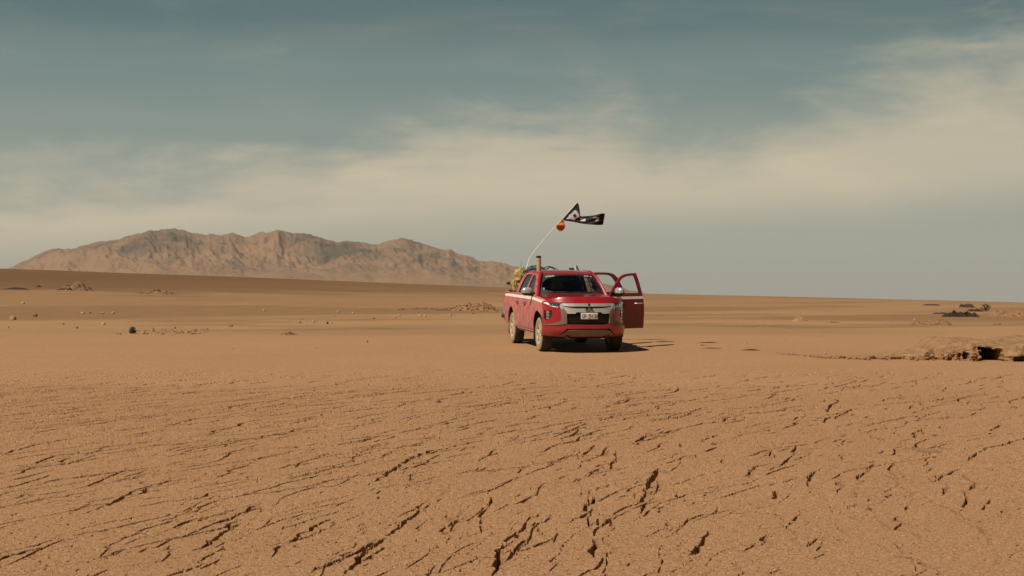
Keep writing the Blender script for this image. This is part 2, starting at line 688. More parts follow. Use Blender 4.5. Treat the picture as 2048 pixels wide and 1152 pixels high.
def make_cracks():
    rng = np.random.default_rng(11)
    P, W = [], []

    def trace(X, Y, steps, wmax, seed, ds=0.012, wob=1.0, lead=None):
        n = len(X)
        s0 = rng.random(n) * 1000
        dirn = rng.choice([-1, 1], n)
        drift = (rng.random(n) - 0.5) * np.interp(X / Y, [-.4, .1, .3], [0.16, 0.30, 0.7])
        steps = np.asarray(steps)
        for k in range(int(steps.max())):
            ph = np.interp(Y, [6, 8, 10, 13, 17, 24, 31], [82, 79, 75, 66, 57, 47, 42])
            sarc = k * ds
            a = np.radians(ph) + drift
            a = a + fbm(s0 + sarc * 1.6, s0 * 0.7, 2, seed) * 0.55 * wob
            a = a + np.where(vnoise(s0 + sarc * 14, s0, seed + 3) > 0.74, 1.0, 0) * 0.9 * wob * np.where(vnoise(s0 + sarc * 5, s0, seed + 9) > 0.5, 1, -1)
            t = k / steps
            prof = np.clip(np.minimum(t, 1 - t) * 5, 0, 1) * (t < 1)
            g = vnoise(s0 * 3 + sarc * 3.2, s0, seed + 5)
            g2 = vnoise(s0 * 5 + sarc * 16.0, s0, seed + 7)
            gate = (0.30 + 0.95 * smooth(0.35, 0.75, g) * (0.4 + 0.8 * g2)) * (g2 > 0.13) * (g > 0.22)
            w = wmax * prof * gate
            ok = w > 0.0026
            P.append(np.stack([X[ok], Y[ok]], 1))
            W.append(w[ok])
            X = X + np.cos(a) * ds * dirn
            Y = Y + np.sin(a) * ds * dirn
    # seeds: an even scatter over the flat
    def scatter(cell, y0, y1, keepp):
        gx, gy = np.meshgrid(np.arange(-14, 14, cell), np.arange(y0, y1, cell))
        X = gx.ravel() + rng.random(gx.size) * cell
        Y = gy.ravel() + rng.random(gx.size) * cell
        u = X / Y
        k = (np.abs(u) < 0.43) & (rng.random(len(X)) < keepp * np.interp(u, [-0.43, 0.12, 0.22, 0.4], [1, 1, 0.8, 0.6]))
        return X[k], Y[k]
    for (cell, y0, y1, kp, w0, w1, l0, l1) in [(0.50, 6.0, 15, .95, .012, .029, 80, 240), (0.62, 15, 30, .95, .018, .040, 100, 300), (0.36, 6.0, 12, .7, .006, .012, 6, 40),
                                               (0.50, 12, 22, .8, .009, .018, 12, 60), (0.9, 22, 30, .8, .014, .026, 20, 90)]:
        X, Y = scatter(cell, y0, y1, kp)
        n = len(X)
        st = rng.integers(l0, l1, n)
        wm = (w0 + (w1 - w0) * rng.random(n) ** 2.4) * np.interp(X / Y, [0, .2], [1, .95])
        trace(X, Y, st, wm, int(rng.integers(0, 999)))

    # the main cracks of the flat, laid where they lie on the ground
    def gp(px, py):
        u = (px - 1024) / FPX
        Y = EYE * FPX / max(1.0, (py - 576))
        for _ in range(12):
            z = float(ground_z(u * Y, Y))
            Y = (EYE - z) * FPX / max(1.0, (py - 576))
        return u * Y, Y
    main = [
        ([(735, 968), (760, 958), (790, 938), (820, 918), (842, 908), (880, 897), (930, 887), (985, 878)], .040),
        ([(175, 1026), (225, 1005), (262, 985), (300, 972), (345, 962), (390, 953)], .026),
        ([(438, 1048), (470, 1032), (495, 1020), (520, 1008)], .040),
        ([(385, 1102), (420, 1082), (445, 1068), (460, 1058), (490, 1045)], .036),
        ([(690, 1152), (705, 1130), (725, 1108), (755, 1090), (800, 1048), (830, 1025), (855, 1012)], .034),
        ([(985, 1152), (992, 1132), (996, 1108), (1005, 1092), (1030, 1082)], .044),
        ([(1277, 1028), (1285, 1005), (1290, 985), (1300, 965), (1312, 942), (1326, 927)], .038),
        ([(1185, 1120), (1190, 1090), (1184, 1080), (1190, 1060), (1200, 1036)], .040),
        ([(1385, 1112), (1398, 1092), (1405, 1078), (1420, 1062)], .034),
        ([(545, 1116), (550, 1100), (575, 1088), (595, 1068), (640, 1048), (690, 1028)], .024),
        ([(1270, 890), (1290, 880), (1320, 873), (1342, 868)], .024),
        ([(0, 978), (20, 972), (60, 962), (100, 950)], .022),
        ([(0, 1122), (22, 1112), (60, 1100), (90, 1092)], .036),
        ([(0, 910), (60, 893), (110, 882), (160, 876)], .020),
        ([(30, 918), (70, 912), (108, 906)], .022),
        ([(1390, 1108), (1395, 1100)], .03),
        ([(1224, 942), (1228, 922), (1235, 902)], .026),
        ([(1498, 955), (1506, 938), (1512, 928)], .022),
        ([(1545, 998), (1552, 988), (1550, 982)], .03),
        ([(1675, 985), (1680, 965), (1686, 975)], .016),
        ([(1395, 683), (1440, 685)], .045), ([(1400, 697), (1450, 695)], .035), ([(1480, 698), (1525, 701)], .085),  # shadow streaks right of the truck traced as cracks; faded out at that range
        ([(415, 890), (470, 878), (540, 870), (600, 858), (640, 852)], .016),
        ([(560, 1060), (620, 1040), (680, 1022)], .014),
        ([(480, 992), (560, 970), (640, 950), (700, 940)], .016),
    ]
    for k, (pts, w) in enumerate(main):
        g = np.array([gp(*p) for p in pts])
        seg = np.hypot(*np.diff(g, axis=0).T)
        L = np.concatenate([[0], np.cumsum(seg)])
        s = np.arange(0, L[-1], 0.006)
        X = np.interp(s, L, g[:, 0])
        Y = np.interp(s, L, g[:, 1])
        X = X + fbm(s * 9, s * 0 + k, 3, 77) * 0.035
        Y = Y + fbm(s * 7, s * 0 + k, 3, 91) * 0.07
        t = s / L[-1]
        prof = np.clip(np.minimum(t, 1 - t) * 6, 0.15, 1)
        ww = min(w, .030) * prof * (0.55 + 0.75 * vnoise(s * 7, s * 0 + k, 13)) * (vnoise(s * 4, s * 0 + k, 14) > 0.13)
        P.append(np.stack([X, Y], 1))
        W.append(ww)
    return np.concatenate(P), np.concatenate(W)


def make_ground():
    ucore = np.arange(-0.405, 0.4051, 0.00056)
    side = []
    u, st = 0.405, 0.0012
    while u < 9:
        u += st
        st *= 1.22
        side.append(u)
    side = np.array(side)
    U = np.concatenate([-side[::-1], ucore, side])
    rows = list(np.linspace(-150, -10, 15)) + list(np.linspace(-8, 5.5, 20))
    y = 6.2
    while y < 26000:
        rows.append(y)
        if y < 16:
            y *= 1.0015
        elif y < 29:
            y *= 1.0019
        elif y < 60:
            y *= 1.0042
        elif y < 2000:
            y *= 1.012
        else:
            y *= 1.06
    Yr = np.array(rows)
    G = np.maximum(Yr, 6.2)
    nu, ny = len(U), len(Yr)
    X = G[:, None] * U[None, :]
    Y = np.repeat(Yr[:, None], nu, 1)
    Z = ground_z(X, Y)
    # crumbly micro relief
    nearm = (1 - smooth(17, 27, Y)) * (Y > 6)
    rg = np.random.default_rng(3)
    Z += fbm(X * 1.3, Y * 1.3, 3, 41) * 0.006 * nearm
    Z += fbm(X * 14, Y * 14, 3, 51) * 0.0025 * nearm
    Z += (rg.random(Z.shape) - 0.5) * 0.0038 * nearm * np.clip(Y / 10, 0.5, 2.0)
    pits = vnoise(X * 38, Y * 34, 61)
    dens = vnoise(X * 1.5, Y * 1.1, 62)
    Z -= smooth(0.84, 0.94, pits) * 0.028 * nearm * smooth(0.20, 0.65, dens)
    # cracks
    P, W = make_cracks()
    j0 = int(np.searchsorted(Yr, 6.2))
    jf = np.interp(P[:, 1], Yr, np.arange(ny))
    uf = np.interp(P[:, 0] / np.maximum(P[:, 1], 6.2), U, np.arange(nu))
    ok = (P[:, 1] > 6.3) & (P[:, 1] < 45)
    P, W, jf, uf = P[ok], W[ok], jf[ok], uf[ok]
    depth = np.zeros(ny * nu)
    ji, ui = np.round(jf).astype(int), np.round(uf).astype(int)
    for dj in range(-4, 5):
        for du in range(-7, 8):
            jj = np.clip(ji + dj, 0, ny - 1)
            uu = np.clip(ui + du, 0, nu - 1)
            px = G[jj] * U[uu]
            py = Yr[jj]
            d = np.hypot(px - P[:, 0], py - P[:, 1])
            dy = 0.0011 * P[:, 1]
            half = W * 0.50 + dy * 0.30
            v = np.clip((half - d) / (0.003 + 0.0003 * P[:, 1]), 0, 1) * np.minimum(1, W / 0.007)
            val = v * (0.080 + 7.0 * W) * (1 - smooth(19.5, 26.5, P[:, 1]))
            q = val > 0
            np.maximum.at(depth, (jj * nu + uu)[q], val[q])
    depth = depth.reshape(ny, nu)
    Z -= depth
    # colour bands of the plain, stored per vertex
    u = X / np.maximum(Y, 1)
    lnY = np.log(np.maximum(Y, 1))
    nz = fbm(X * 0.012, Y * 0.012, 4, 71)
    pim = (EYE - ground_z(X, Y)) / np.maximum(Y, 1) * FPX + 576
    # darker tone on the far rise (strong on the left)
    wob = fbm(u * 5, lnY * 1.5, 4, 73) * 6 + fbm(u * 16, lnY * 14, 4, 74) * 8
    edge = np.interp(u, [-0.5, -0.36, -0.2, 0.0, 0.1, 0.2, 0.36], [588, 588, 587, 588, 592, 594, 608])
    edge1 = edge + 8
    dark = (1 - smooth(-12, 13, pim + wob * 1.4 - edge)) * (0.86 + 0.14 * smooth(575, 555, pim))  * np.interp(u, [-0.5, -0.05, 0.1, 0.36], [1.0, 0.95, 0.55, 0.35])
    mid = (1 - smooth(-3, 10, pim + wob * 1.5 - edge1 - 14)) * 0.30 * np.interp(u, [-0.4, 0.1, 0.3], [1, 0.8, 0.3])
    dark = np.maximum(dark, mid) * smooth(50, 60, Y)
    # streaks across the right-hand plain
    s1 = smooth(0.46, 0.66, vnoise(u * 3.0 + 9, pim * 0.10 + u * 2, 81)) * smooth(588, 596, pim) * (1 - smooth(640, 655, pim)) * 0.50
    s2 = smooth(0.50, 0.75, 0.5 + 0.5 * fbm(u * 9 + 3, pim * 0.22 + u * 4, 4, 87)) * smooth(575, 590, pim) * (1 - smooth(660, 690, pim)) * 0.42
    s1 = np.maximum(s1, s2)
    dark = np.maximum(dark, s1 * (Y > 40))
    # greyish silt strip just behind the flat
    wob2 = fbm(u * 7, u * 0 + 2, 3, 83) * 5
    lo = np.interp(u, [-0.36, -0.2, -0.1, 0.0, 0.1, 0.2, 0.28, 0.36], [657, 655, 652, 648, 647, 651, 657, 659]) + wob2
    hi = np.interp(u, [-0.36, -0.2, -0.1, 0.0, 0.1, 0.2, 0.28, 0.36], [664, 668, 671, 670, 670, 670, 666, 662]) + wob2 * 0.5
    gs = 0.8 * smooth(-4, 4, pim - lo) * (1 - smooth(-4, 4, pim - hi)) * (Y > 20)
    gs = gs * np.interp(u, [-0.45, -0.3, -0.15, 0.22, 0.3, 0.36], [0.35, 0.6, 1, 1, 0.3, 0.0])
    # extra sheets above
    me = bpy.data.meshes.new('ground')
    nv = ny * nu
    co = np.stack([X, Y, Z], -1).astype(np.float32).reshape(-1)
    me.vertices.add(nv)
    me.vertices.foreach_set('co', co)
    idx = np.arange(nv, dtype=np.int32).reshape(ny, nu)
    q = np.stack([idx[:-1, :-1], idx[:-1, 1:], idx[1:, 1:], idx[1:, :-1]], -1).reshape(-1, 4)
    nf = len(q)
    me.loops.add(nf * 4)
    me.loops.foreach_set('vertex_index', q.reshape(-1))
    me.polygons.add(nf)
    me.polygons.foreach_set('loop_start', np.arange(nf, dtype=np.int32) * 4)
    me.polygons.foreach_set('loop_total', np.full(nf, 4, np.int32))
    me.polygons.foreach_set('use_smooth', np.repeat(Yr[:-1] > 22, nu - 1))
    a = me.attributes.new('dark_band', 'FLOAT', 'POINT')
    a.data.foreach_set('value', dark.astype(np.float32).reshape(-1))
    a = me.attributes.new('silt', 'FLOAT', 'POINT')
    a.data.foreach_set('value', gs.astype(np.float32).reshape(-1))
    me.update()
    me.materials.append(ground_mat())
    o = bpy.data.objects.new('ground', me)
    C.objects.link(o)
    tag(o, kind='structure')
    return o


def ground_mat():
    m, n, l, b = new_mat('desert_soil')
    geo = n.new('ShaderNodeNewGeometry')
    b.inputs['Roughness'].default_value = 0.95
    b.inputs['Specular IOR Level'].default_value = 0.08

    def noise(scale, detail, rough, sc=(1, 1, 1)):
        mp = n.new('ShaderNodeMapping')
        mp.inputs['Scale'].default_value = sc
        l.new(geo.outputs['Position'], mp.inputs[0])
        z = n.new('ShaderNodeTexNoise')
        z.inputs['Scale'].default_value = scale
        z.inputs['Detail'].default_value = detail
        z.inputs['Roughness'].default_value = rough
        l.new(mp.outputs[0], z.inputs['Vector'])
        return z.outputs['Fac']

    def mixc(f, a, bb):
        x = n.new('ShaderNodeMix')
        x.data_type = 'RGBA'
        for i, v in ((0, f), (6, a), (7, bb)):
            if isinstance(v, tuple):
                x.inputs[i].default_value = (*v, 1)
            elif isinstance(v, float):
                x.inputs[i].default_value = v
            else:
                l.new(v, x.inputs[i])
        return x.outputs[2]

    def rng_(v, a, bb, c=0.0, d=1.0):
        x = n.new('ShaderNodeMapRange')
        l.new(v, x.inputs[0])
        for i, q in enumerate((a, bb, c, d)):
            x.inputs[i + 1].default_value = q
        return x.outputs[0]

    def attr(nm):
        x = n.new('ShaderNodeAttribute')
        x.attribute_name = nm
        return x.outputs['Fac']
    big = rng_(noise(0.25, 6, 0.6), 0.35, 0.65)
    c = mixc(big, (0.478, 0.274, 0.144), (0.535, 0.313, 0.167))
    grain = rng_(noise(55, 6, 0.75), 0.38, 0.62)
    c = mixc(grain, (0.29, 0.148, 0.062), c)
    c2 = rng_(noise(160, 3, 0.6), 0.60, 0.72)
    c = mixc(rng_(noise(70, 2, 0.5), 0.66, 0.72), c, (0.60, 0.40, 0.23))
    c = mixc(rng_(noise(26, 5, 0.8), 0.525, 0.585, 0.0, 0.7), c, (0.20, 0.098, 0.043))
    c = mixc(rng_(noise(95, 2, 0.6), 0.56, 0.62, 0.0, 0.6), c, (0.18, 0.088, 0.040))
    blot = rng_(noise(7, 6, 0.7), 0.52, 0.70, 0.0, 0.35)
    c = mixc(blot, c, (0.33, 0.160, 0.072))
    far = rng_(noise(0.9, 8, 0.75, (1, 0.35, 1)), 0.42, 0.66, 0.0, 0.40)
    cf = mixc(far, (0.350, 0.201, 0.097), (0.255, 0.143, 0.067))
    sp = n.new('ShaderNodeSeparateXYZ')
    l.new(geo.outputs['Position'], sp.inputs[0])
    c = mixc(rng_(sp.outputs[1], 30, 50), c, cf)
    c = mixc(attr('silt'), c, mixc(grain, (0.26, 0.150, 0.073), (0.31, 0.182, 0.090)))
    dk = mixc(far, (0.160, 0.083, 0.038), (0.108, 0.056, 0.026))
    c = mixc(attr('dark_band'), c, dk)
    l.new(c, b.inputs['Base Color'])
    bp = n.new('ShaderNodeBump')
    bp.inputs['Strength'].default_value = 1.0
    bp.inputs['Distance'].default_value = 0.007
    l.new(noise(38, 7, 0.75), bp.inputs['Height'])
    bp2 = n.new('ShaderNodeBump')
    bp2.inputs['Strength'].default_value = 0.6
    bp2.inputs['Distance'].default_value = 0.16
    l.new(noise(0.8, 8, 0.7), bp2.inputs['Height'])
    mxn = n.new('ShaderNodeMix')
    mxn.data_type = 'VECTOR'
    l.new(rng_(sp.outputs[1], 30, 60), mxn.inputs[0])
    l.new(bp.outputs[0], mxn.inputs[4])
    l.new(bp2.outputs[0], mxn.inputs[5])
    l.new(mxn.outputs[1], b.inputs['Normal'])
    return m


make_ground()

# ------------------------------------------------------------------ mountain
SIL = [(-60, 560), (0, 545), (30, 531), (60, 517), (85, 505), (100, 498), (115, 495.5), (128, 498), (145, 497), (170, 490), (195, 483), (205, 483), (225, 480), (240, 476), (258, 471),
       (275, 466), (300, 461), (335, 459.5), (365, 462), (395, 467), (408, 471), (415, 471), (419, 467.5), (430, 469), (445, 469), (456, 466), (466, 465.5), (480, 471),
       (490, 474.5), (497, 474), (515, 469), (540, 465), (562, 460), (572, 462), (585, 467), (600, 468), (620, 471), (645, 478), (672, 485.5), (686, 482), (704, 481), (722, 483.5), (740, 487),
       (755, 488), (765, 484), (780, 480.5), (800, 480), (815, 481), (835, 487), (860, 492), (880, 497), (905, 501), (920, 508), (940, 513), (955, 519), (975, 522), (985, 521.5), (1000, 524),
       (1020, 531), (1045, 536), (1080, 545), (1130, 556), (1180, 562), (1205, 567), (1230, 573), (1260, 580), (1290, 586), (1330, 590), (1400, 600)]


def make_mountain():
    D0 = 7000.0
    nx, nd = 720, 260
    px = np.linspace(-60, 1400, nx)
    sil = np.interp(px, [s[0] for s in SIL], [s[1] for s in SIL])
    sil = sil + fbm(px * 0.09, px * 0, 5, 3, 0.65) * 2.2
    base = np.interp(px, [-60, 1024, 1400], [600, 600, 620])
    t = np.linspace(0, 1, nd)             # 0 front foot, ~0.62 crest, 1 back foot
    Y = D0 - 2300 + t * 4300
    PX, T = np.meshgrid(px, t)
    YY = np.repeat(Y[:, None], nx, 1)
    crest_t = 0.60
    Ycrest = D0 - 2300 + crest_t * 4300
    Xc = (PX - 1024) / FPX * Ycrest
    # world frame: X fixed per column
    Hc = EYE + (576 - sil) / FPX * Ycrest
    Hb = EYE + (576 - base) / FPX * (D0 - 2300)
    warp = fbm(Xc * 0.0016, YY * 0.0016, 4, 7) * 0.16
    tt = T + warp * np.clip(1 - np.abs(T - crest_t) * 1.2, 0, 1) * smooth(0, 0.2, T) * (1 - smooth(0.45, crest_t, T))
    up = np.clip(tt / crest_t, 0, 1)
    prof = np.where(T < crest_t, 0.42 * up + 0.58 * up ** 2.6, 1 - ((T - crest_t) / (1 - crest_t)) ** 1.3)
    prof = np.clip(prof, 0, 1)
    H = Hb + (Hc[None, :] * 1.0 if Hc.ndim == 1 else Hc) * 0
    H = Hb[None, :] + (Hc - Hb[None, :]) * prof if Hc.ndim == 2 else Hb + (Hc - Hb) * prof
    # spurs and gullies running down from the crest
    hgt = np.clip((Hc - Hb) / 300.0, 0.1, 1.2)
    a = Xc * 0.0042 + fbm(Xc * 0.0012, YY * 0.0012, 3, 9) * 2.2
    rid = 1 - np.abs(2 * vnoise(a, YY * 0.0011, 15) - 1)
    a2 = Xc * 0.011 + YY * 0.003 + fbm(Xc * 0.003, YY * 0.003, 3, 19) * 1.8
    rid2 = 1 - np.abs(2 * vnoise(a2, YY * 0.0035, 25) - 1)
    rid3 = 1 - np.abs(2 * vnoise(Xc * 0.024 + 3, YY * 0.014, 27) - 1)
    a4 = Xc * 0.030 + YY * 0.006 + fbm(Xc * 0.006, YY * 0.006, 3, 29) * 1.5
    rid4 = 1 - np.abs(2 * vnoise(a4, YY * 0.0045, 35) - 1)
    env = np.clip(prof * (1.08 - prof) * 4, 0, 1) * (0.12 + 0.88 * smooth(0.22, 0.62, prof))
    H = H + ((rid ** 1.6 - 0.45) * 44 + (rid2 ** 1.6 - 0.4) * 22 + (rid3 ** 1.5 - 0.4) * 13 + (rid4 ** 1.5 - 0.4) * 13 + fbm(Xc * 0.03, YY * 0.03, 4, 33) * 16) * env * hgt
    # keep everything just in front of the crest below the sight line of the crest
    lim = EYE + (576 - sil)[None, :] / FPX * YY * (Xc * 0 + 1) - 0.5
    H = np.where(T < crest_t, np.minimum(H, lim - (crest_t - T) * 12), H)
    V = np.stack([(PX - 1024) / FPX * YY, YY, H], -1).reshape(-1, 3)
    idx = np.arange(nx * nd).reshape(nd, nx)
    q = np.stack([idx[:-1, :-1], idx[:-1, 1:], idx[1:, 1:], idx[1:, :-1]], -1).reshape(-1, 4)
    me = bpy.data.meshes.new('mountain')
    me.vertices.add(len(V))
    me.vertices.foreach_set('co', V.astype(np.float32).reshape(-1))
    me.loops.add(len(q) * 4)
    me.loops.foreach_set('vertex_index', q.reshape(-1).astype(np.int32))
    me.polygons.add(len(q))
    me.polygons.foreach_set('loop_start', np.arange(len(q), dtype=np.int32) * 4)
    me.polygons.foreach_set('loop_total', np.full(len(q), 4, np.int32))
    me.polygons.foreach_set('use_smooth', np.ones(len(q), bool))
    me.update()
    m, n, l, b = new_mat('bare_mountain_rock')
    geo = n.new('ShaderNodeNewGeometry')
    b.inputs['Roughness'].default_value = 1.0
    b.inputs['Specular IOR Level'].default_value = 0.0

    def noise(scale, detail, rough, sc=(1, 1, 1), dist=0.0):
        mp = n.new('ShaderNodeMapping')
        mp.inputs['Scale'].default_value = sc
        l.new(geo.outputs['Position'], mp.inputs[0])
        z = n.new('ShaderNodeTexNoise')
        z.inputs['Scale'].default_value = scale
        z.inputs['Detail'].default_value = detail
        z.inputs['Roughness'].default_value = rough
        z.inputs['Distortion'].default_value = dist
        l.new(mp.outputs[0], z.inputs['Vector'])
        return z.outputs['Fac']
    cr = n.new('ShaderNodeValToRGB')
    cr.color_ramp.elements[0].position = 0.34
    cr.color_ramp.elements[0].color = (0.085, 0.061, 0.036, 1)
    cr.color_ramp.elements[1].position = 0.56
    cr.color_ramp.elements[1].color = (0.255, 0.143, 0.075, 1)
    e = cr.color_ramp.elements.new(0.44)
    e.color = (0.185, 0.110, 0.060, 1)
    sp = n.new('ShaderNodeSeparateXYZ')
    l.new(geo.outputs['Position'], sp.inputs[0])
    hz = n.new('ShaderNodeMath')
    hz.operation = 'MULTIPLY_ADD'
    l.new(sp.outputs[2], hz.inputs[0])
    hz.inputs[1].default_value = -0.00020
    l.new(noise(0.0028, 9, 0.66, (1, 0.5, 1.6), 0.5), hz.inputs[2])
    l.new(hz.outputs[0], cr.inputs[0])
    mr = n.new('ShaderNodeMapRange')
    l.new(sp.outputs[2], mr.inputs[0])
    mr.inputs[1].default_value = 20
    mr.inputs[2].default_value = 125
    mr.inputs[3].default_value = 0.85
    mr.inputs[4].default_value = 0.0
    mx = n.new('ShaderNodeMix')
    mx.data_type = 'RGBA'
    l.new(mr.outputs[0], mx.inputs[0])
    l.new(cr.outputs[0], mx.inputs[6])
    mx.inputs[7].default_value = (0.265, 0.149, 0.078, 1)
    l.new(mx.outputs[2], b.inputs['Base Color'])
    bp = n.new('ShaderNodeBump')
    bp.inputs['Strength'].default_value = 0.4
    bp.inputs['Distance'].default_value = 9
    l.new(noise(0.018, 8, 0.7), bp.inputs['Height'])
    l.new(bp.outputs[0], b.inputs['Normal'])
    me.materials.append(m)
    o = bpy.data.objects.new('mountain', me)
    C.objects.link(o)
    tag(o, kind='structure')


make_mountain()


def make_haze():
    x, y0, y1, z0, z1 = 13000, -400, 24000, -420, 420
    o = MB().box((0, (y0 + y1) / 2, (z0 + z1) / 2), (2 * x, y1 - y0, z1 - z0)).build('haze', [], smooth=False)
    m = bpy.data.materials.new('haze_air')
    m.use_nodes = True
    n, l = m.node_tree.nodes, m.node_tree.links
    n.clear()
    out = n.new('ShaderNodeOutputMaterial')
    v = n.new('ShaderNodeVolumePrincipled')
    v.inputs['Color'].default_value = (0.86, 0.86, 0.80, 1)
    v.inputs['Density'].default_value = 4.0e-5
    v.inputs['Anisotropy'].default_value = 0.0
    l.new(v.outputs[0], out.inputs['Volume'])
    o.data.materials.clear()
    o.data.materials.append(m)
    tag(o, kind='stuff')


make_haze()


def gxy(px, py):
    """point of the plain seen at a pixel of the 2048 px photograph"""
    u = (px - 1024) / FPX
    lo, hi = 6.0, 600.0
    for _ in range(50):
        Y = math.sqrt(lo * hi)
        z = float(ground_z(u * Y, Y))
        p = 576 + (EYE - z) / Y * FPX
        if p > py:
            lo = Y
        else:
            hi = Y
    return u * Y, Y, float(ground_z(u * Y, Y))

# ------------------------------------------------------------------ pickup truck
TH = R(10.9)
TX, TY = 1.442, 30.77
PITCH = R(1.2)
truck = empty('pickup_truck', (TX, TY, float(ground_z(TX, TY)) - 0.008), (PITCH, 0, TH))
tag(truck, 'dusty red double cab pickup truck with white side stripe and both left doors open', 'pickup truck')

SIDE = [(.36, .84), (.42, .865), (.50, .888), (.62, .897), (.76, .905), (.88, .903), (.97, .893), (1.05, .884), (1.12, .874), (1.20, .852), (1.32, .812), (1.45, .762), (1.58, .702), (1.68, .650), (1.9, .53)]
SZ = [s[0] for s in SIDE]
SX = [s[1] for s in SIDE]


def side_x(y, z):
    x = float(np.interp(z, SZ, SX))
    if y < -0.1:
        x -= 0.10 * min(1.0, ((-0.1 - y) / 0.35)) ** 2 * (1 if z < 1.15 else 1)
    if y > 2.7:
        x -= 0.035 * ((y - 2.7) / 1.5) ** 1.5
    if z < 1.15:
        for cy in (0, 3.0):
            r = math.hypot(y - cy, z - 0.40)
            x += 0.022 * math.exp(-((r - 0.47) / 0.07) ** 2) * (1 if z > 0.38 else 0)
        # pressed crease along the doors
        x += 0.010 * math.exp(-((z - 0.93) / 0.03) ** 2) * (1 if y > 0.5 else 0.4)
    return x


def side_fn(sx, oy=0.0, ox=0.0):
    def f(y, z, off):
        return (sx * (side_x(y, z) + off) - ox, y - oy, z)
    return f


def front_y(x):
    a = min(1.0, abs(x) / 0.885)
    return -0.34 - 0.55 * (max(0.0, 1 - a ** 2.9)) ** 0.62


def front_fn(x, z, off):
    e = 0.004
    y0, y1 = front_y(x - e), front_y(x + e)
    nx, ny = (y1 - y0), -2 * e
    if abs(x) > 0.86:
        nx, ny = (1 if x > 0 else -1), -0.3
    L = math.hypot(nx, ny)
    nx, ny = nx / L, ny / L
    lean = 0.0
    if z > 0.80:
        lean = 0.10 * ((z - 0.80) / 0.30) ** 2 * 0.6
    if z < 0.50:
        lean = 0.10 * ((0.50 - z) / 0.14) ** 1.5
    return (x + nx * off, front_y(x) + lean + ny * off, z)


def mir(poly):
    return [(-x, z) for x, z in reversed(poly)]


def sm_poly(poly, it=1):
    for _ in range(it):
        q = []
        n = len(poly)
        for i in range(n):
            a, b = poly[i], poly[(i + 1) % n]
            q.append((a[0] * .75 + b[0] * .25, a[1] * .75 + b[1] * .25))
            q.append((a[0] * .25 + b[0] * .75, a[1] * .25 + b[1] * .75))
        poly = q
    return poly


# --- front bumper skin (red) with openings left for grille, lamps and skid plate
FOG = [(.74, .905), (.865, .90), (.868, .72), (.83, .685), (.785, .72), (.735, .80)]
fog_in = [(x * 0.985, z) for x, z in FOG]
LOWG = [(-.455, .90), (.455, .90), (.455, .632), (.40, .615), (-.40, .615), (-.455, .632)]
GRH = [(-.53, 1.052), (.53, 1.052), (.49, .95), (.455, .90), (.455, .632), (.40, .615), (-.40, .615), (-.455, .632), (-.455, .90), (-.49, .95)]
VALLEY = [(-.44, .535), (.44, .535), (.60, .40), (.56, .385), (-.56, .385), (-.60, .40)]
mb = MB()
patch(mb, [(-.883, .36), (-.6, .352), (.6, .352), (.883, .36), (.883, 1.09), (.60, 1.065), (0, 1.062), (-.60, 1.065), (-.883, 1.09)],
      front_fn, 0, 0.03, 0.035, holes=[GRH, FOG, mir(FOG), VALLEY])
# protruding lower lip and side corners
patch(mb, [(-.45, .612), (.45, .612), (.60, .575), (.86, .575), (.875, .50), (.872, .37), (.62, .362), (.45, .528), (-.45, .528), (-.62, .362), (-.872, .37), (-.875, .50), (-.86, .575), (-.60, .575)],
      front_fn, 0.035, 0.04, 0.04)
bumper = mb.build('front_bumper', M_['red'], truck, angle=35)

# --- hood
def hood_top(x, y):
    a = abs(x) / 0.83
    z = 1.200 + 0.050 * (y + 0.62) / 1.1
    z -= 0.085 * a ** 4
    z += 0.012 * math.exp(-((abs(x) - 0.50) / 0.10) ** 2)
    return z


mb = MB()
vs, fs = [], []
nxh, nyh = 56, 60
for j in range(nyh + 1):
    s = (j / nyh) ** 2.0
    for i in range(nxh + 1):
        x = -0.82 + 1.64 * i / nxh
        y0 = front_y(x * 0.985) - 0.004 + 0.06
        yb = 0.36 + 0.26 * (abs(x) / 0.82) ** 2
        y = y0 + (yb - y0) * s
        d = (y - y0)
        t = max(0.0, 1 - d / 0.27)
        zt = hood_top(x, y)
        zf = 1.066 + 0.03 * (abs(x) / 0.82) ** 3
        zz = zf + d * 2.1
        hh = max(0.0, 0.022 - abs(zt - zz)) / 0.022
        z = min(zt, zz) - hh * hh * 0.022 * 0.25
        if t > 0.999:
            y -= 0.0
        vs.append((x, y, z))
for j in range(nyh):
    for i in range(nxh):
        a = j * (nxh + 1) + i
        fs.append((a, a + 1, a + nxh + 2, a + nxh + 1))
mb.add(vs, fs)
# front edge skirt
n0 = len(mb.v)
sk = [(v[0], v[1] + 0.012, v[2] - 0.035) for v in vs[:nxh + 1]]
mb.v += sk
for i in range(nxh):
    mb.f.append((i, n0 + i, n0 + i + 1, i + 1))
    mb.m.append(0)
hood = mb.build('hood', M_['red'], truck, angle=50)
tag(hood)

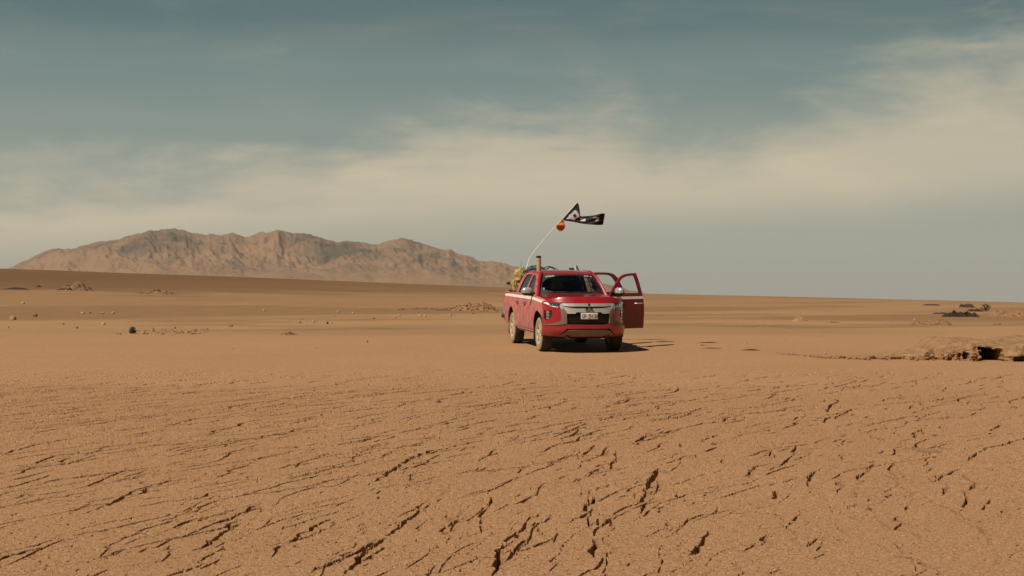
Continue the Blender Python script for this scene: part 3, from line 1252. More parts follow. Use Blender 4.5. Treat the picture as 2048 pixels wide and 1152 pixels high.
# --- front fenders (red) : side skin plus rolled top that meets the hood
ARC_F = arc(0, .40, .485, -5, 185, 30)
for sx in (-1, 1):
    mb = MB()
    fpoly = [(.60, .36)] + ARC_F + [(-.47, .40), (-.47, 1.10), (.60, 1.19)]
    fpoly = [(.60, .36)] + [(p[0], p[1]) for p in ARC_F] + [(-.49, .42), (-.49, 1.085), (.0, 1.13), (.60, 1.165)]
    patch(mb, fpoly, side_fn(sx), 0, 0.02, 0.045)
    # rolled shoulder to hood
    vs, fs = [], []
    ny_, nt = 24, 6
    for j in range(ny_ + 1):
        y = -0.46 + 1.06 * j / ny_
        zt = float(np.interp(y, [-.46, 0, .60], [1.085, 1.13, 1.165]))
        xo = side_x(y, zt)
        xi = 0.80 if y > -.3 else 0.80 - 0.12 * ((-.3 - y) / .16) ** 2
        zi = hood_top(0.80, y) - 0.004
        zi = min(zi, zt + 0.06)
        for k in range(nt + 1):
            t = k / nt
            vs.append((sx * (xo + (xi - xo) * t), y, zt + (zi - zt) * math.sin(t * math.pi / 2)))
    for j in range(ny_):
        for k in range(nt):
            a = j * (nt + 1) + k
            fs.append((a, a + 1, a + nt + 2, a + nt + 1))
    mb.add(vs, fs)
    o = mb.build('fender', M_['red_side'] if sx < 0 else M_['red_shaded'], truck, angle=45)
    if sx < 0:
        o['label'] = 'dust-filmed front fender'
    # white stripe on the fender
    mb = MB()
    patch(mb, [(-.30, 1.075), (-.22, 1.055), (.605, 1.095), (.605, 1.155), (-.20, 1.118), (-.27, 1.112)], side_fn(sx), 0.004, 0.004, 0.06)
    mb.build('side_stripe', M_['white'], truck)

# --- doors
def door_upper(kind):
    if kind == 'front':
        outer = [(.62, 1.185), (.74, 1.31), (.92, 1.475), (1.07, 1.585), (1.22, 1.645), (1.42, 1.672), (1.60, 1.68), (1.612, 1.185)]
        inner = [(.80, 1.215), (.86, 1.33), (1.00, 1.48), (1.12, 1.565), (1.26, 1.610), (1.42, 1.628), (1.528, 1.632), (1.545, 1.215)]
    else:
        outer = [(1.63, 1.185), (1.635, 1.68), (1.85, 1.686), (2.10, 1.684), (2.30, 1.672), (2.42, 1.64), (2.49, 1.57), (2.55, 1.40), (2.60, 1.185)]
        inner = [(1.705, 1.215), (1.695, 1.632), (1.86, 1.640), (2.08, 1.638), (2.24, 1.628), (2.33, 1.59), (2.38, 1.52), (2.43, 1.39), (2.47, 1.215)]
    return outer, inner


def build_door(kind, sx, ang):
    y0, y1 = (.605, 1.618) if kind == 'front' else (1.626, 2.60)
    hx = 0.86
    name = 'door'
    dr = empty(name, (sx * hx, y0 + 0.02, 0), (0, 0, -sx * R(ang)), truck)
    fn = side_fn(sx, y0 + 0.02, sx * hx)
    paint = M_['red_side'] if sx < 0 else M_['red_shaded']
    mb = MB()
    if kind == 'front':
        low = [(y0, .44), (y1, .44), (y1, 1.185), (y0, 1.185)]
    else:
        low = [(y0, .44), (2.50, .44)] + [(2.545, .56), (2.56, .66), (2.60, .78)] + [(2.60, 1.185), (y0, 1.185)]
    patch(mb, low, fn, 0, 0.03, 0.06)
    outer, inner = door_upper(kind)
    patch(mb, outer, fn, 0.0, 0.045, 0.05, holes=[inner])
    mb.build('door_skin', paint, dr, angle=40)
    # inner trim
    mb = MB()
    patch(mb, [(y0 + .04, .50), (y1 - .06, .50), (y1 - .06, 1.19), (y0 + .04, 1.19)], fn, -0.035, 0.06, 0.12)
    mb.box((-sx * (hx - side_x(1, .85)) - sx * 0.13, (y1 - y0) * .5, 0.86), (0.07, (y1 - y0) * .55, 0.06), bev=0.015)
    mb.build('inner_panel', M_['trim'], dr)
    # rubber seal round the glass
    mb = MB()
    cyo = sum(p[0] for p in inner) / len(inner)
    czo = sum(p[1] for p in inner) / len(inner)
    gin = [(cyo + (p[0] - cyo) * .955, czo + (p[1] - czo) * .945) for p in inner]
    patch(mb, inner, fn, -0.006, 0.03, 0.05, holes=[gin])
    mb.build('window_seal', M_['black'], dr)
    mb = MB()
    patch(mb, inner, fn, -0.016, 0, 0.08)
    mb.build('window_glass', M_['clear'] if sx > 0 else M_['tint'], dr)
    # stripe
    zs = ((1.095, 1.155), (1.10, 1.16)) if kind == 'front' else ((1.10, 1.16), (1.10, 1.158))
    mb = MB()
    patch(mb, [(y0 + .003, zs[0][0]), (y1 - .003, zs[1][0]), (y1 - .003, zs[1][1]), (y0 + .003, zs[0][1])], fn, 0.004, 0.004, 0.08)
    mb.build('side_stripe', M_['white'], dr)
    # handle
    hy = y1 - (0.17 if kind == 'front' else 0.30)
    hz = 1.0
    mb = MB()
    xs = side_x(hy, hz)
    c = lambda d, yy, zz: (sx * (xs + d) - sx * hx, yy - y0 - 0.02, zz)
    mb.tube([c(0.005, hy - .11, hz), c(0.038, hy - .085, hz), c(0.045, hy, hz), c(0.038, hy + .085, hz), c(0.005, hy + .11, hz)], 0.014, 8)
    mb.build('door_handle', M_['chrome'] if sx > 0 else M_['dark_chrome'], dr)
    mb = MB()
    patch(mb, sm_poly([(hy - .06, hz - .03), (hy + .05, hz - .03), (hy + .05, hz + .03), (hy - .06, hz + .03)]), fn, 0.003, 0.004, 0.04)
    mb.build('handle_recess', M_['blackd'], dr)
    if kind == 'front':
        # mirror : chrome dome cap, black foot and glass
        my, mz = 0.80, 1.275
        xo = side_x(my, 1.2) + 0.13
        vs, fs = [], []
        nu_, nv_ = 20, 12
        for i in range(nv_ + 1):
            ph = math.pi * i / nv_
            for k in range(nu_):
                th = 2 * math.pi * k / nu_
                ex = math.copysign(abs(math.cos(th)) ** 0.75, math.cos(th))
                ez = math.copysign(abs(math.sin(th)) ** 0.8, math.sin(th))
                rr = math.sin(ph) ** 0.7
                yy = -math.cos(ph)
                yy = yy * (0.085 if yy < 0 else 0.012)
                top = 1 + 0.12 * ex * sx * 0
                vs.append((sx * xo - sx * hx + 0.128 * ex * rr, my - y0 - 0.02 + yy, mz + 0.092 * ez * rr * top))
        for i in range(nv_):
            for k in range(nu_):
                k2 = (k + 1) % nu_
                fs.append((i * nu_ + k, i * nu_ + k2, (i + 1) * nu_ + k2, (i + 1) * nu_ + k))
        mi = []
        for f in fs:
            zc = sum(vs[q][2] for q in f) / 4
            mi.append(1 if zc < mz - 0.035 else 0)
        mo = obj('side_mirror', vs, fs, [M_['mirror'], M_['black']], dr, mi=mi, angle=60)
        mb = MB()
        mb.tube([(sx * (side_x(my, 1.19) - hx - 0.02), my - y0 - .02, 1.195), (sx * (xo - hx - .04), my - y0 - .02, 1.20)], 0.022, 8)
        mb.box((sx * (side_x(.72, 1.22) - hx + 0.0), .715 - y0 - .02, 1.225), (0.03, .13, .08), bev=0.01)
        mb.build('mirror_foot', M_['black'], dr)
    return dr


DOORF_ANG, DOORR_ANG = 63, 55
d = build_door('front', -1, 0)
d['label'] = 'closed right front door with smeared dust'
d = build_door('rear', -1, 0)
d['label'] = 'closed right rear door with smeared dust'
d = build_door('front', 1, DOORF_ANG)
d['label'] = 'left front door standing wide open'
d = build_door('rear', 1, DOORR_ANG)
d['label'] = 'left rear door standing open'

# --- rocker sills, cab floor, door openings
for sx in (-1, 1):
    mb = MB()
    patch(mb, [(.52, .36), (2.50, .36), (2.56, .44), (.47, .44)], side_fn(sx), -0.004, 0.05, 0.12)
    mb.box((sx * .80, 1.55, .425), (.12, 1.98, .05))
    mb.build('rocker_sill', M_['red_side'] if sx < 0 else M_['red_shaded'], truck)
    # B and C pillars inside the skins
    mb = MB()
    for (ya, yb) in ((1.60, 1.635),):
        mb.tube([(sx * .835, ya, .45), (sx * .84, ya, 1.15), (sx * .77, ya, 1.32), (sx * .66, ya, 1.58), (sx * .60, ya, 1.68)], 0.035, 6)
    mb.build('door_pillar', M_['red_shaded'], truck)
    # windscreen pillar
    mb = MB()
    mb.tube([(sx * .80, .56, 1.12), (sx * .765, .66, 1.215), (sx * .715, .83, 1.40), (sx * .655, 1.01, 1.565), (sx * .60, 1.17, 1.66), (sx * .57, 1.40, 1.70)],
            [.045, .042, .036, .036, .040, .04], 8)
    mb.build('windscreen_pillar', M_['red'], truck)
    mb = MB()
    mb.tube([(sx * .575, 1.16, 1.665), (sx * .605, 1.5, 1.690), (sx * .607, 2.0, 1.695), (sx * .60, 2.45, 1.672), (sx * .62, 2.65, 1.60)], 0.036, 8)
    mb.build('roof_rail', M_['red'], truck)

# --- roof
vs, fs = [], []
nr, nc = 34, 26
for j in range(nr + 1):
    t = j / nr
    y = 1.075 + (2.74 - 1.075) * t
    for i in range(nc + 1):
        s = -1 + 2 * i / nc
        w = 0.60 + 0.045 * smooth(0, 0.25, np.array(t)) - 0.05 * smooth(0.8, 1, np.array(t))
        x = s * float(w)
        zc = float(np.interp(y, [1.075, 1.12, 1.2, 1.35, 1.6, 2.0, 2.4, 2.74], [1.640, 1.668, 1.694, 1.716, 1.735, 1.745, 1.735, 1.69]))
        z = zc - 0.052 * abs(s) ** 3.2
        yy = y + 0.07 * abs(s) ** 2 * (1 - t) ** 3
        vs.append((x, yy, z))
for j in range(nr):
    for i in range(nc):
        a = j * (nc + 1) + i
        fs.append((a, a + 1, a + nc + 2, a + nc + 1))
n0 = len(vs)
vs += [(v[0], v[1], v[2] - 0.04) for v in vs]
fs += [tuple(q + n0 for q in reversed(f)) for f in fs]
for i in range(nc):
    fs.append((i, i + n0, i + n0 + 1, i + 1))
obj('roof', vs, fs, M_['red'], truck, angle=60)

# --- windscreen
def ws_pt(s, t, off=0.0):
    """s -1..1 across, t 0..1 up"""
    xb, xt = 0.735, 0.585
    x = s * (xb + (xt - xb) * t)
    yb = 0.40 + 0.26 * abs(s) ** 2
    yt = 1.075 + 0.07 * abs(s) ** 2
    zb = 1.238 - 0.045 * abs(s) ** 2
    zt = 1.645 - 0.035 * abs(s) ** 2.6
    y = yb + (yt - yb) * t
    z = zb + (zt - zb) * t + 0.012 * math.sin(math.pi * t)
    return (x, y - off * 0.5, z + off * 0.85)


def ws_fn(s, t, off):
    return ws_pt(s, t, off)


mb = MB()
patch(mb, [(-1, 0), (1, 0), (1, 1), (-1, 1)], ws_fn, 0, 0, 0.08)
mb.build('windscreen', M_['screen'], truck)
mb = MB()
patch(mb, [(-1.03, -.06), (1.03, -.06), (1.03, 1.02), (-1.03, 1.02)], ws_fn, 0.004, 0.006, 0.08, holes=[sm_poly([(-.955, .05), (.955, .05), (.945, .93), (-.945, .93)], 2)])
mb.build('windscreen_seal', M_['black'], truck)
mb = MB()
patch(mb, [(-.86, .885), (-.53, .885), (-.53, .955), (-.86, .955)], ws_fn, 0.007, 0.002, 0.1)
mb.build('windscreen_sticker', M_['sticker'], truck)
mb = MB()
patch(mb, [(-.90, .23), (-.87, .23), (-.87, .33), (-.90, .33)], ws_fn, 0.007, 0.002, 0.1)
mb.build('windscreen_sticker', M_['sticker'], truck)
for s0 in (.62, .86):
    mb = MB()
    patch(mb, [(s0, .915), (s0 + .17 if s0 < .7 else s0 + .07, .915), (s0 + .17 if s0 < .7 else s0 + .07, .945), (s0, .945)], ws_fn, 0.007, 0.002, 0.1)
    mb.build('windscreen_sticker', M_['paper'], truck)
# cowl and wipers
mb = MB()
for i in range(24):
    s0, s1 = -1 + i / 12, -1 + (i + 1) / 12
    p = [ws_pt(s0, -0.01), ws_pt(s1, -0.01)]
    q = [(p[0][0], p[0][1] - 0.075, p[0][2] - 0.002), (p[1][0], p[1][1] - 0.075, p[1][2] - 0.002)]
    mb.add([p[0], p[1], q[1], q[0]], [(0, 3, 2, 1)])
mb.build('cowl', M_['black'], truck)
for (sa, ta, sb, tb) in ((-.05, .0, -.78, .055), (.62, .0, .02, .06)):
    mb = MB()
    mb.tube([ws_pt(sa, ta, .02), ws_pt((sa + sb) / 2, (ta + tb) / 2 + .02, .03), ws_pt(sb, tb, .02)], 0.008, 6)
    mb.build('wiper', M_['black'], truck)

# --- black under-hood mass, wheel wells and chassis
mb = MB()
mb.box((0, -.06, .70), (1.04, 1.15, .62))
mb.box((0, -.62, .62), (1.20, .22, .46))
mb.box((0, .52, .80), (1.60, .10, .80))
mb.box((0, 1.9, .40), (1.50, 2.9, .08))
for sx in (-1, 1):
    mb.box((sx * .42, 1.7, .37), (.10, 5.0, .12))
mb.box((0, 0, .33), (1.40, .12, .10))
mb.tube([(-.72, 3.0, .38), (.72, 3.0, .38)], .05, 10)
mb.box((0, 3.0, .38), (.28, .26, .24), bev=.08)
mb.build('chassis', M_['blackd'], truck, smooth=False)
for sx in (-1, 1):
    for cy in (0, 3.0):
        mb = MB()
        vs, fs = [], []
        for i in range(25):
            a = R(-8 + 196 * i / 24)
            for xx in (sx * .86, sx * .55):
                vs.append((xx, cy + .490 * math.cos(a), .40 + .490 * math.sin(a)))
        for i in range(24):
            fs.append((2 * i, 2 * i + 1, 2 * i + 3, 2 * i + 2))
        fan = [2 * i + 1 for i in range(25)]
        fs.append(tuple(fan))
        mb.add(vs, fs)
        mb.build('wheel_well', M_['black'], truck, smooth=False)

# --- load bed
ARC_R = arc(3.0, .40, .480, -3, 183, 30)
for sx in (-1, 1):
    mb = MB()
    poly = [(2.61, .80), (2.61, 1.185), (2.9, 1.185), (4.24, 1.195), (4.26, .58), (4.20, .45), (3.50, .42)] + ARC_R + [(2.545, .50), (2.555, .62)]
    poly = [(2.608, .79), (2.608, 1.185), (4.24, 1.195), (4.26, .60), (4.20, .46), (3.52, .42)] + ARC_R + [(2.50, .42), (2.50, .46), (2.553, .57), (2.568, .66)]
    patch(mb, poly, side_fn(sx), 0, 0.03, 0.06)
    # rolled rim of the bed and inner wall
    mb.box((sx * .83, 3.47, 1.185), (.055, 1.50, .03), bev=.008)
    mb.build('bed_side', M_['red_side'] if sx < 0 else M_['red_shaded'], truck)
    mb = MB()
    patch(mb, [(2.612, 1.10), (4.16, 1.095), (4.16, 1.16), (2.612, 1.162)], side_fn(sx), 0.004, 0.004, 0.08)
    mb.build('side_stripe', M_['white'], truck)
    mb = MB()
    patch(mb, [(2.608, 1.19), (2.54, 1.41), (2.44, 1.57), (2.30, 1.655), (2.62, 1.655), (2.72, 1.40), (2.80, 1.19)], side_fn(sx), -0.004, .05, .05)
    mb.build('rear_pillar', M_['red_side'] if sx < 0 else M_['red_shaded'], truck)
    mb = MB()
    mb.box((sx * .77, 3.5, .95), (.03, 1.4, .44))
    mb.build('bed_lining', M_['black'], truck, smooth=False)
    # mud flaps
    for yy, hh, xo in ((.475, .34, .80), (3.50, .36, .775)):
        mb = MB()
        mb.box((sx * xo, yy, .20 + hh / 2), (.20, .012, hh), bev=.004)
        mb.build('mud_flap', M_['black'], truck)
mb = MB()
mb.box((0, 3.5, .80), (1.62, 1.46, .04))
mb.build('bed_floor', M_['blackd'], truck, smooth=False)
mb = MB()
mb.box((0, 4.24, .90), (1.62, .05, .58), bev=.02)
mb.build('tailgate', M_['red_shaded'], truck)
mb = MB()
mb.tube([(-.84, 4.10, .60), (-.86, 4.30, .60), (-.70, 4.42, .59), (.70, 4.42, .59), (.86, 4.30, .60), (.84, 4.10, .60)], .055, 8)
mb.box((0, 4.38, .56), (1.3, .14, .06), bev=.01)
mb.build('rear_bumper', M_['blackd'], truck)
for sx in (-1, 1):
    mb = MB()
    mb.box((sx * .80, 4.25, .95), (.12, .06, .34), bev=.02)
    mb.build('tail_lamp', simple('tail_lamp_red', (0.35, 0.01, 0.01), .2, coat=1), truck)
# rear cab wall with window
mb = MB()
patch(mb, [(-.80, .75), (.80, .75), (.76, 1.25), (.62, 1.66), (-.62, 1.66), (-.76, 1.25)],
      lambda x, z, off: (x, 2.72 - off - 0.12 * max(0, (z - 1.2)), z), 0, .03, .15, holes=[[(-.58, 1.28), (.58, 1.28), (.50, 1.58), (-.50, 1.58)]])
mb.build('cab_rear_wall', M_['trim'], truck)
mb = MB()
patch(mb, [(-.59, 1.27), (.59, 1.27), (.51, 1.59), (-.51, 1.59)], lambda x, z, off: (x, 2.71 - 0.12 * max(0, (z - 1.2)), z), 0, 0, .2)
mb.build('rear_window', M_['dark_tint'], truck)

# --- cabin
mb = MB()
mb.box((0, .78, 1.02), (1.52, .50, .28), bev=.05)
mb.box((.38, .80, 1.17), (.42, .26, .09), bev=.035)
mb.box((0, .82, 1.19), (.24, .03, .14), bev=.01)
mb.box((0, 1.3, .70), (.24, .8, .35), bev=.03)
mb.build('dashboard', M_['trim'], truck)
mb = MB()
mb.lathe([(-.012, .178), (0, .190), (.012, .178), (0, .166), (-.012, .178)], 28, 'Y')
mb.tube([(-.17, 0, 0), (.17, 0, 0)], .014, 6)
mb.tube([(0, 0, 0), (0, 0, -.17)], .014, 6)
mb.lathe([(-.02, .001), (-.02, .055), (.03, .055), (.03, .001)], 16, 'Y')
mb.build('steering_wheel', M_['black'], truck, loc=(.38, 1.08, 1.10), rot=(R(-25), 0, 0))
for x, y in ((-.38, 1.55), (.38, 1.55), (-.38, 2.35), (.38, 2.35)):
    mb = MB()
    mb.box((x, y - .12, .72), (.50, .50, .14), bev=.05)
    mb.box((x, y + .16, 1.02), (.48, .13, .58), rot=Matrix.Rotation(R(-12), 3, 'X'), bev=.05)
    mb.build('seat', M_['seat'], truck)
    mb = MB()
    mb.box((x, y + .235, 1.40), (.26, .09, .17), bev=.035)
    mb.tube([(x - .06, y + .235, 1.25), (x - .06, y + .235, 1.36)], .007, 6)
    mb.tube([(x + .06, y + .235, 1.25), (x + .06, y + .235, 1.36)], .007, 6)
    mb.build('headrest', M_['seat'], truck)
mb = MB()
mb.box((0, 1.9, .56), (1.6, 1.9, .04))
mb.build('cab_floor', M_['trim'], truck, smooth=False)
mb = MB()
mb.box((0, 1.10, 1.565), (.22, .03, .065), bev=.012)
mb.tube([(0, 1.09, 1.58), (0, 1.10, 1.645)], .01, 6)
mb.build('rear_view_mirror', M_['black'], truck)
mb = MB()
mb.box((-.05, 1.07, 1.577), (.075, .012, .028), rot=Matrix.Rotation(R(-8), 3, 'Y'))
mb.build('interior_lamp', M_['paper'], truck)

# --- front details
def front_part(name, poly, off, thick, mat, both=True, step=0.04, label=None, m3=None):
    for k in ((1, -1) if both else (1,)):
        mb = MB()
        patch(mb, poly if k == 1 else mir(poly), front_fn, off, thick, step)
        o = mb.build(name, mat, truck, angle=35)


HEAD = [(.868, 1.078), (.80, 1.078), (.72, 1.066), (.62, 1.060), (.535, 1.062), (.50, .985), (.545, .962), (.62, .968), (.72, .990), (.80, 1.020), (.86, 1.055)]
for k in (1, -1):
    mb = MB()
    patch(mb, HEAD if k == 1 else mir(HEAD), front_fn, 0.006, 0.03, 0.03)
    hd = mb.build('headlight', M_['lamp_dark'], truck)
    for cx, cz, r in ((.735, 1.022, .026), (.655, 1.008, .024)):
        mb = MB()
        ring = [(cx + r * math.cos(a * math.pi / 9), cz + r * math.sin(a * math.pi / 9)) for a in range(18)]
        patch(mb, ring if k == 1 else mir(ring), front_fn, 0.013, 0.01, 0.03)
        mb.build('projector_lens', M_['lamp'], hd)
    for poly in ([(.862, 1.070), (.80, 1.073), (.775, 1.045), (.775, 1.010), (.80, 1.025), (.855, 1.055)],
                 [(.775, 1.000), (.70, .980), (.62, .972), (.62, .980), (.64, .992), (.69, .995), (.745, 1.010)]):
        mb = MB()
        patch(mb, poly if k == 1 else mir(poly), front_fn, 0.012, 0.006, 0.03)
        mb.build('day_light_strip', M_['lens'], hd)
# grille : black backing, upper blade, gap, lower blade
gb = [(-.56, 1.060), (.56, 1.060), (.52, .95), (.46, .90), (.46, .625), (-.46, .625), (-.46, .90), (-.52, .95)]
mb = MB()
patch(mb, gb, front_fn, -0.030, .02, .06)
for zz in (.83, .79, .75, .71, .67):
    patch(mb, [(-.44, zz), (.44, zz), (.44, zz + .014), (-.44, zz + .014)], front_fn, -0.012, .02, .08)
mb.build('grille', M_['black'], truck)
mb = MB()
patch(mb, [(-.55, 1.058), (.55, 1.058), (.50, 1.005), (.40, .994), (.20, .992), (-.20, .992), (-.40, .994), (-.50, 1.005)], front_fn, 0.020, 0.04, 0.04)
mb.build('grille_bar', M_['chrome'], truck)
mb = MB()
patch(mb, [(-.51, .992), (-.40, .966), (-.25, .955), (.25, .955), (.40, .966), (.51, .992), (.505, .93), (.465, .90), (.455, .845), (.29, .845), (.26, .875), (-.26, .875), (-.29, .845), (-.455, .845), (-.465, .90), (-.505, .93)],
      front_fn, 0.022, 0.04, 0.03)
mb.build('grille_bar', M_['chrome'], truck)
front_part('chrome_shield', [(.555, 1.035), (.575, .93), (.565, .80), (.565, .695), (.66, .655), (.78, .625), (.865, .600), (.868, .588), (.78, .592), (.66, .598), (.50, .622), (.452, .640), (.458, .80), (.462, .895), (.50, .925), (.515, .98)],
           0.024, 0.035, M_['shield'], step=0.03)
# bright wedge shaped as the sun highlight between head lamp and shield
front_part('highlight_wedge', [(.575, 1.045), (.59, .985), (.56, .93), (.51, .955), (.505, 1.0), (.54, 1.055)], 0.030, 0.02, M_['mirror'])
# fog lamp pods
for k in (1, -1):
    mb = MB()
    patch(mb, FOG if k == 1 else mir(FOG), front_fn, -0.020, 0.02, 0.04)
    fg = mb.build('fog_lamp', M_['black'], truck)
    for (cx, cz, r) in ((.815, .865, .030), (.812, .800, .028), (.815, .740, .024)):
        mb = MB()
        ring = [(cx + r * math.cos(a * math.pi / 7), cz + r * math.sin(a * math.pi / 7)) for a in range(14)]
        patch(mb, ring if k == 1 else mir(ring), front_fn, -0.006, 0.012, 0.03)
        mb.build('fog_lamp_lens', M_['lamp'], fg)
mb = MB()
patch(mb, [(-.46, .535), (.46, .535), (.46, .50), (-.46, .50)], front_fn, 0.0, 0.03, 0.06)
mb.build('lower_intake', M_['black'], truck)
mb = MB()
patch(mb, [(-.43, .500), (-.36, .506), (.36, .506), (.43, .500), (.575, .392), (.55, .378), (-.55, .378), (-.575, .392)], front_fn, 0.026, 0.04, 0.04)
mb.build('skid_plate', M_['skid'], truck)
# number plate
PLX, PLZ = 0.0, .797
py_ = front_y(0) - 0.055
pl = MB().box((PLX, py_, PLZ), (.365, .010, .132), bev=.004).build('number_plate', M_['plate'], truck)
tag(pl)


def glyph(mb, ch, x0, z0, w, h, t, y):
    """strokes of one plate character as thin bars"""
    S = {
        'S': [[(1, .88), (.8, 1), (.2, 1), (0, .82), (.1, .6), (.9, .42), (1, .2), (.8, 0), (.2, 0), (0, .12)]],
        'R': [[(0, 0), (0, 1), (.8, 1), (1, .82), (1, .65), (.8, .5), (0, .5)], [(.5, .5), (1, 0)]],
        'Y': [[(0, 1), (.5, .5), (1, 1)], [(.5, .5), (.5, 0)]],
        'H': [[(0, 0), (0, 1)], [(1, 0), (1, 1)], [(0, .5), (1, .5)]],
        '3': [[(0, .88), (.2, 1), (.8, 1), (1, .8), (.8, .55), (.4, .52)], [(.8, .52), (1, .25), (.8, 0), (.2, 0), (0, .12)]],
        '4': [[(.78, 0), (.78, 1), (0, .3), (1, .3)]],
        '-': [[(.1, .5), (.9, .5)]],
        '.': [[(.4, .5), (.6, .5)]],
        'C': [[(1, .85), (.7, 1), (.3, 1), (0, .8), (0, .2), (.3, 0), (.7, 0), (1, .15)]],
        'I': [[(.5, 0), (.5, 1)]], 'L': [[(0, 1), (0, 0), (1, 0)]], 'E': [[(1, 1), (0, 1), (0, 0), (1, 0)], [(0, .5), (.8, .5)]],
    }[ch]
    for st in S:
        for a, b in zip(st[:-1], st[1:]):
            A = Vector((x0 + a[0] * w, z0 + a[1] * h))
            B = Vector((x0 + b[0] * w, z0 + b[1] * h))
            d = (B - A)
            L = d.length
            an = math.atan2(d.y, d.x)
            mid = (A + B) / 2
            mb.box((mid.x, y, mid.y), (L + t, .004, t), rot=Matrix.Rotation(-an, 3, 'Y'))


mb = MB()
xx = -.160
for ch, w in (('S', .036), ('R', .036), ('.', .018), ('Y', .036), ('H', .036), ('-', .020), ('3', .036), ('4', .036)):
    glyph(mb, ch, xx, PLZ - .036, w, .074, .0085, py_ - .0065)
    xx += w + .0135
mb.build('plate_lettering', M_['ink'], pl, smooth=False)
mb = MB()
xx = -.026
for ch in 'CHILE':
    glyph(mb, ch, xx, PLZ - .060, .007, .011, .0022, py_ - .0065)
    xx += .0115
mb.build('plate_lettering', M_['ink'], pl, smooth=False)
# three-diamond emblem
mb = MB()
ey = front_y(0) - 0.035
cz = .985
def rhomb(cx, cz_, ang, L=.102, Wd=.060):
    pts = [(0, 0), (Wd / 2, L / 2), (0, L), (-Wd / 2, L / 2)]
    out = []
    for (a, b) in pts:
        c, s = math.cos(ang), math.sin(ang)
        out.append((cx + a * c - b * s, cz_ + a * s + b * c))
    c0 = (sum(p[0] for p in out) / 4, sum(p[1] for p in out) / 4)
    vs = [(p[0], ey - .004, p[1]) for p in out] + [(c0[0], ey - .016, c0[1])] + [(p[0], ey + .014, p[1]) for p in out]
    fs = [(0, 1, 4), (1, 2, 4), (2, 3, 4), (3, 0, 4)] + [(i, 5 + i, 5 + (i + 1) % 4, (i + 1) % 4) for i in range(4)]
    mb.add(vs, fs)
rhomb(0, cz - .012, 0)
rhomb(0, cz - .012, R(120))
rhomb(0, cz - .012, R(-120))
mb.build('emblem', M_['dark_chrome'], truck, smooth=False)

# --- wheels
def build_wheel(sx, cy):
    xc = sx * .772
    w = empty('wheel', (xc, cy, .375), (0, 0, 0), truck)
    # tyre with blocky tread
    n = 72
    rt = .375
    prof = [(-.085, .215), (-.112, .235), (-.122, .285), (-.120, .325), (-.108, .355), (-.090, rt - .004), (-.055, rt), (0, rt + .002), (.055, rt), (.090, rt - .004), (.108, .355), (.120, .325), (.122, .285), (.112, .235), (.085, .215)]
    vs, fs = [], []
    for k in range(n):
        th = 2 * math.pi * k / n
        for i, (a, r) in enumerate(prof):
            if 4 < i < 10 or i in (4, 10):
                if (k + (i % 2) * 1) % 3 == 0:
                    r -= .011
            vs.append((a, r * math.cos(th), r * math.sin(th)))
    m = len(prof)
    for k in range(n):
        k2 = (k + 1) % n
        for i in range(m - 1):
            fs.append((k * m + i, k * m + i + 1, k2 * m + i + 1, k2 * m + i))
    mb = MB().add(vs, fs)
    mb.m = []
    for k in range(n):
        for i in range(m - 1):
            side_ok = (i <= 3 and sx < 0) or (i >= m - 5 and sx > 0)
            mb.m.append(1 if side_ok else 0)
    t = mb.build('tyre', [M_['tyre'], M_['sidewall']], w, angle=30)
    # rim
    mb = MB()
    q = sx
    mb.lathe([(q * .085, .222), (q * .112, .228), (q * .116, .218), (q * .104, .205), (q * .060, .196), (q * -.08, .190), (q * -.10, .21)], 40)
    for s_ in range(6):
        a = 2 * math.pi * s_ / 6 + .3
        for da in (-.11, .11):
            p0 = (q * .088, .045 * math.cos(a + da * 2), .045 * math.sin(a + da * 2))
            p1 = (q * .080, .13 * math.cos(a + da * 1.0), .13 * math.sin(a + da * 1.0))
            p2 = (q * .098, .208 * math.cos(a + da * 1.2), .208 * math.sin(a + da * 1.2))
            mb.tube([p0, p1, p2], [.022, .017, .019], 6)
    mb.lathe([(q * .050, .075), (q * .090, .070), (q * .096, .045), (q * .110, .038), (q * .112, .001)], 24)
    mb.build('rim', M_['rim'], w, angle=35)
    mb = MB()
    mb.lathe([(q * .01, .001), (q * .015, .165), (q * -.01, .165), (q * -.01, .001)], 32)
    mb.lathe([(q * -.04, .001), (q * -.04, .192), (q * -.06, .192)], 32)
    mb.build('brake_disc', M_['rimdark'], w)
    return w


for cy in (0, 3.0):
    for sx in (-1, 1):
        build_wheel(sx, cy)

# antenna whip on the truck bed corner
mb = MB()
mb.tube([(-.70, 2.88, 1.18), (-.70, 2.89, 1.5), (-.70, 2.90, 1.95)], .0035, 5)
mb.build('radio_antenna', M_['black'], truck)

# ------------------------------------------------------------------ load carried by the truck (things of their own)
MT = Matrix.Translation(truck.location) @ Matrix.Rotation(TH, 4, 'Z') @ Matrix.Rotation(PITCH, 4, 'X')


def tw(x, y, z):
    return MT @ Vector((x, y, z))


def thing_local(name, mb, mat, label, cat, base, group=None, **kw):
    """mesh given in truck coordinates, origin at its base point"""
    o = mb.build(name, mat, **kw)
    b = Vector(base)
    o.data.transform(Matrix.Translation(-b))
    o.matrix_world = MT @ Matrix.Translation(b)
    tag(o, label, cat, group)
    return o


# tube on the roof edge
tb = empty('storage_tube', tw(-.575, 1.46, 1.683), (PITCH, R(-1.5), TH))
tag(tb, 'scuffed tan tube with dark cap standing upright on the truck roof corner', 'tube')
mb = MB()
prof = [(0, .001), (0, .050)] + [(.34 * i / 12, .052 + .003 * math.sin(i * 2.1)) for i in range(13)] + [(.34, .001)]
mb.lathe(prof, 20, 'Z')
mb.build('tube_body', M_['tan'], tb)
MB().lathe([(.335, .001), (.335, .056), (.372, .056), (.380, .048), (.380, .001)], 20, 'Z').build('tube_cap', M_['black'], tb)

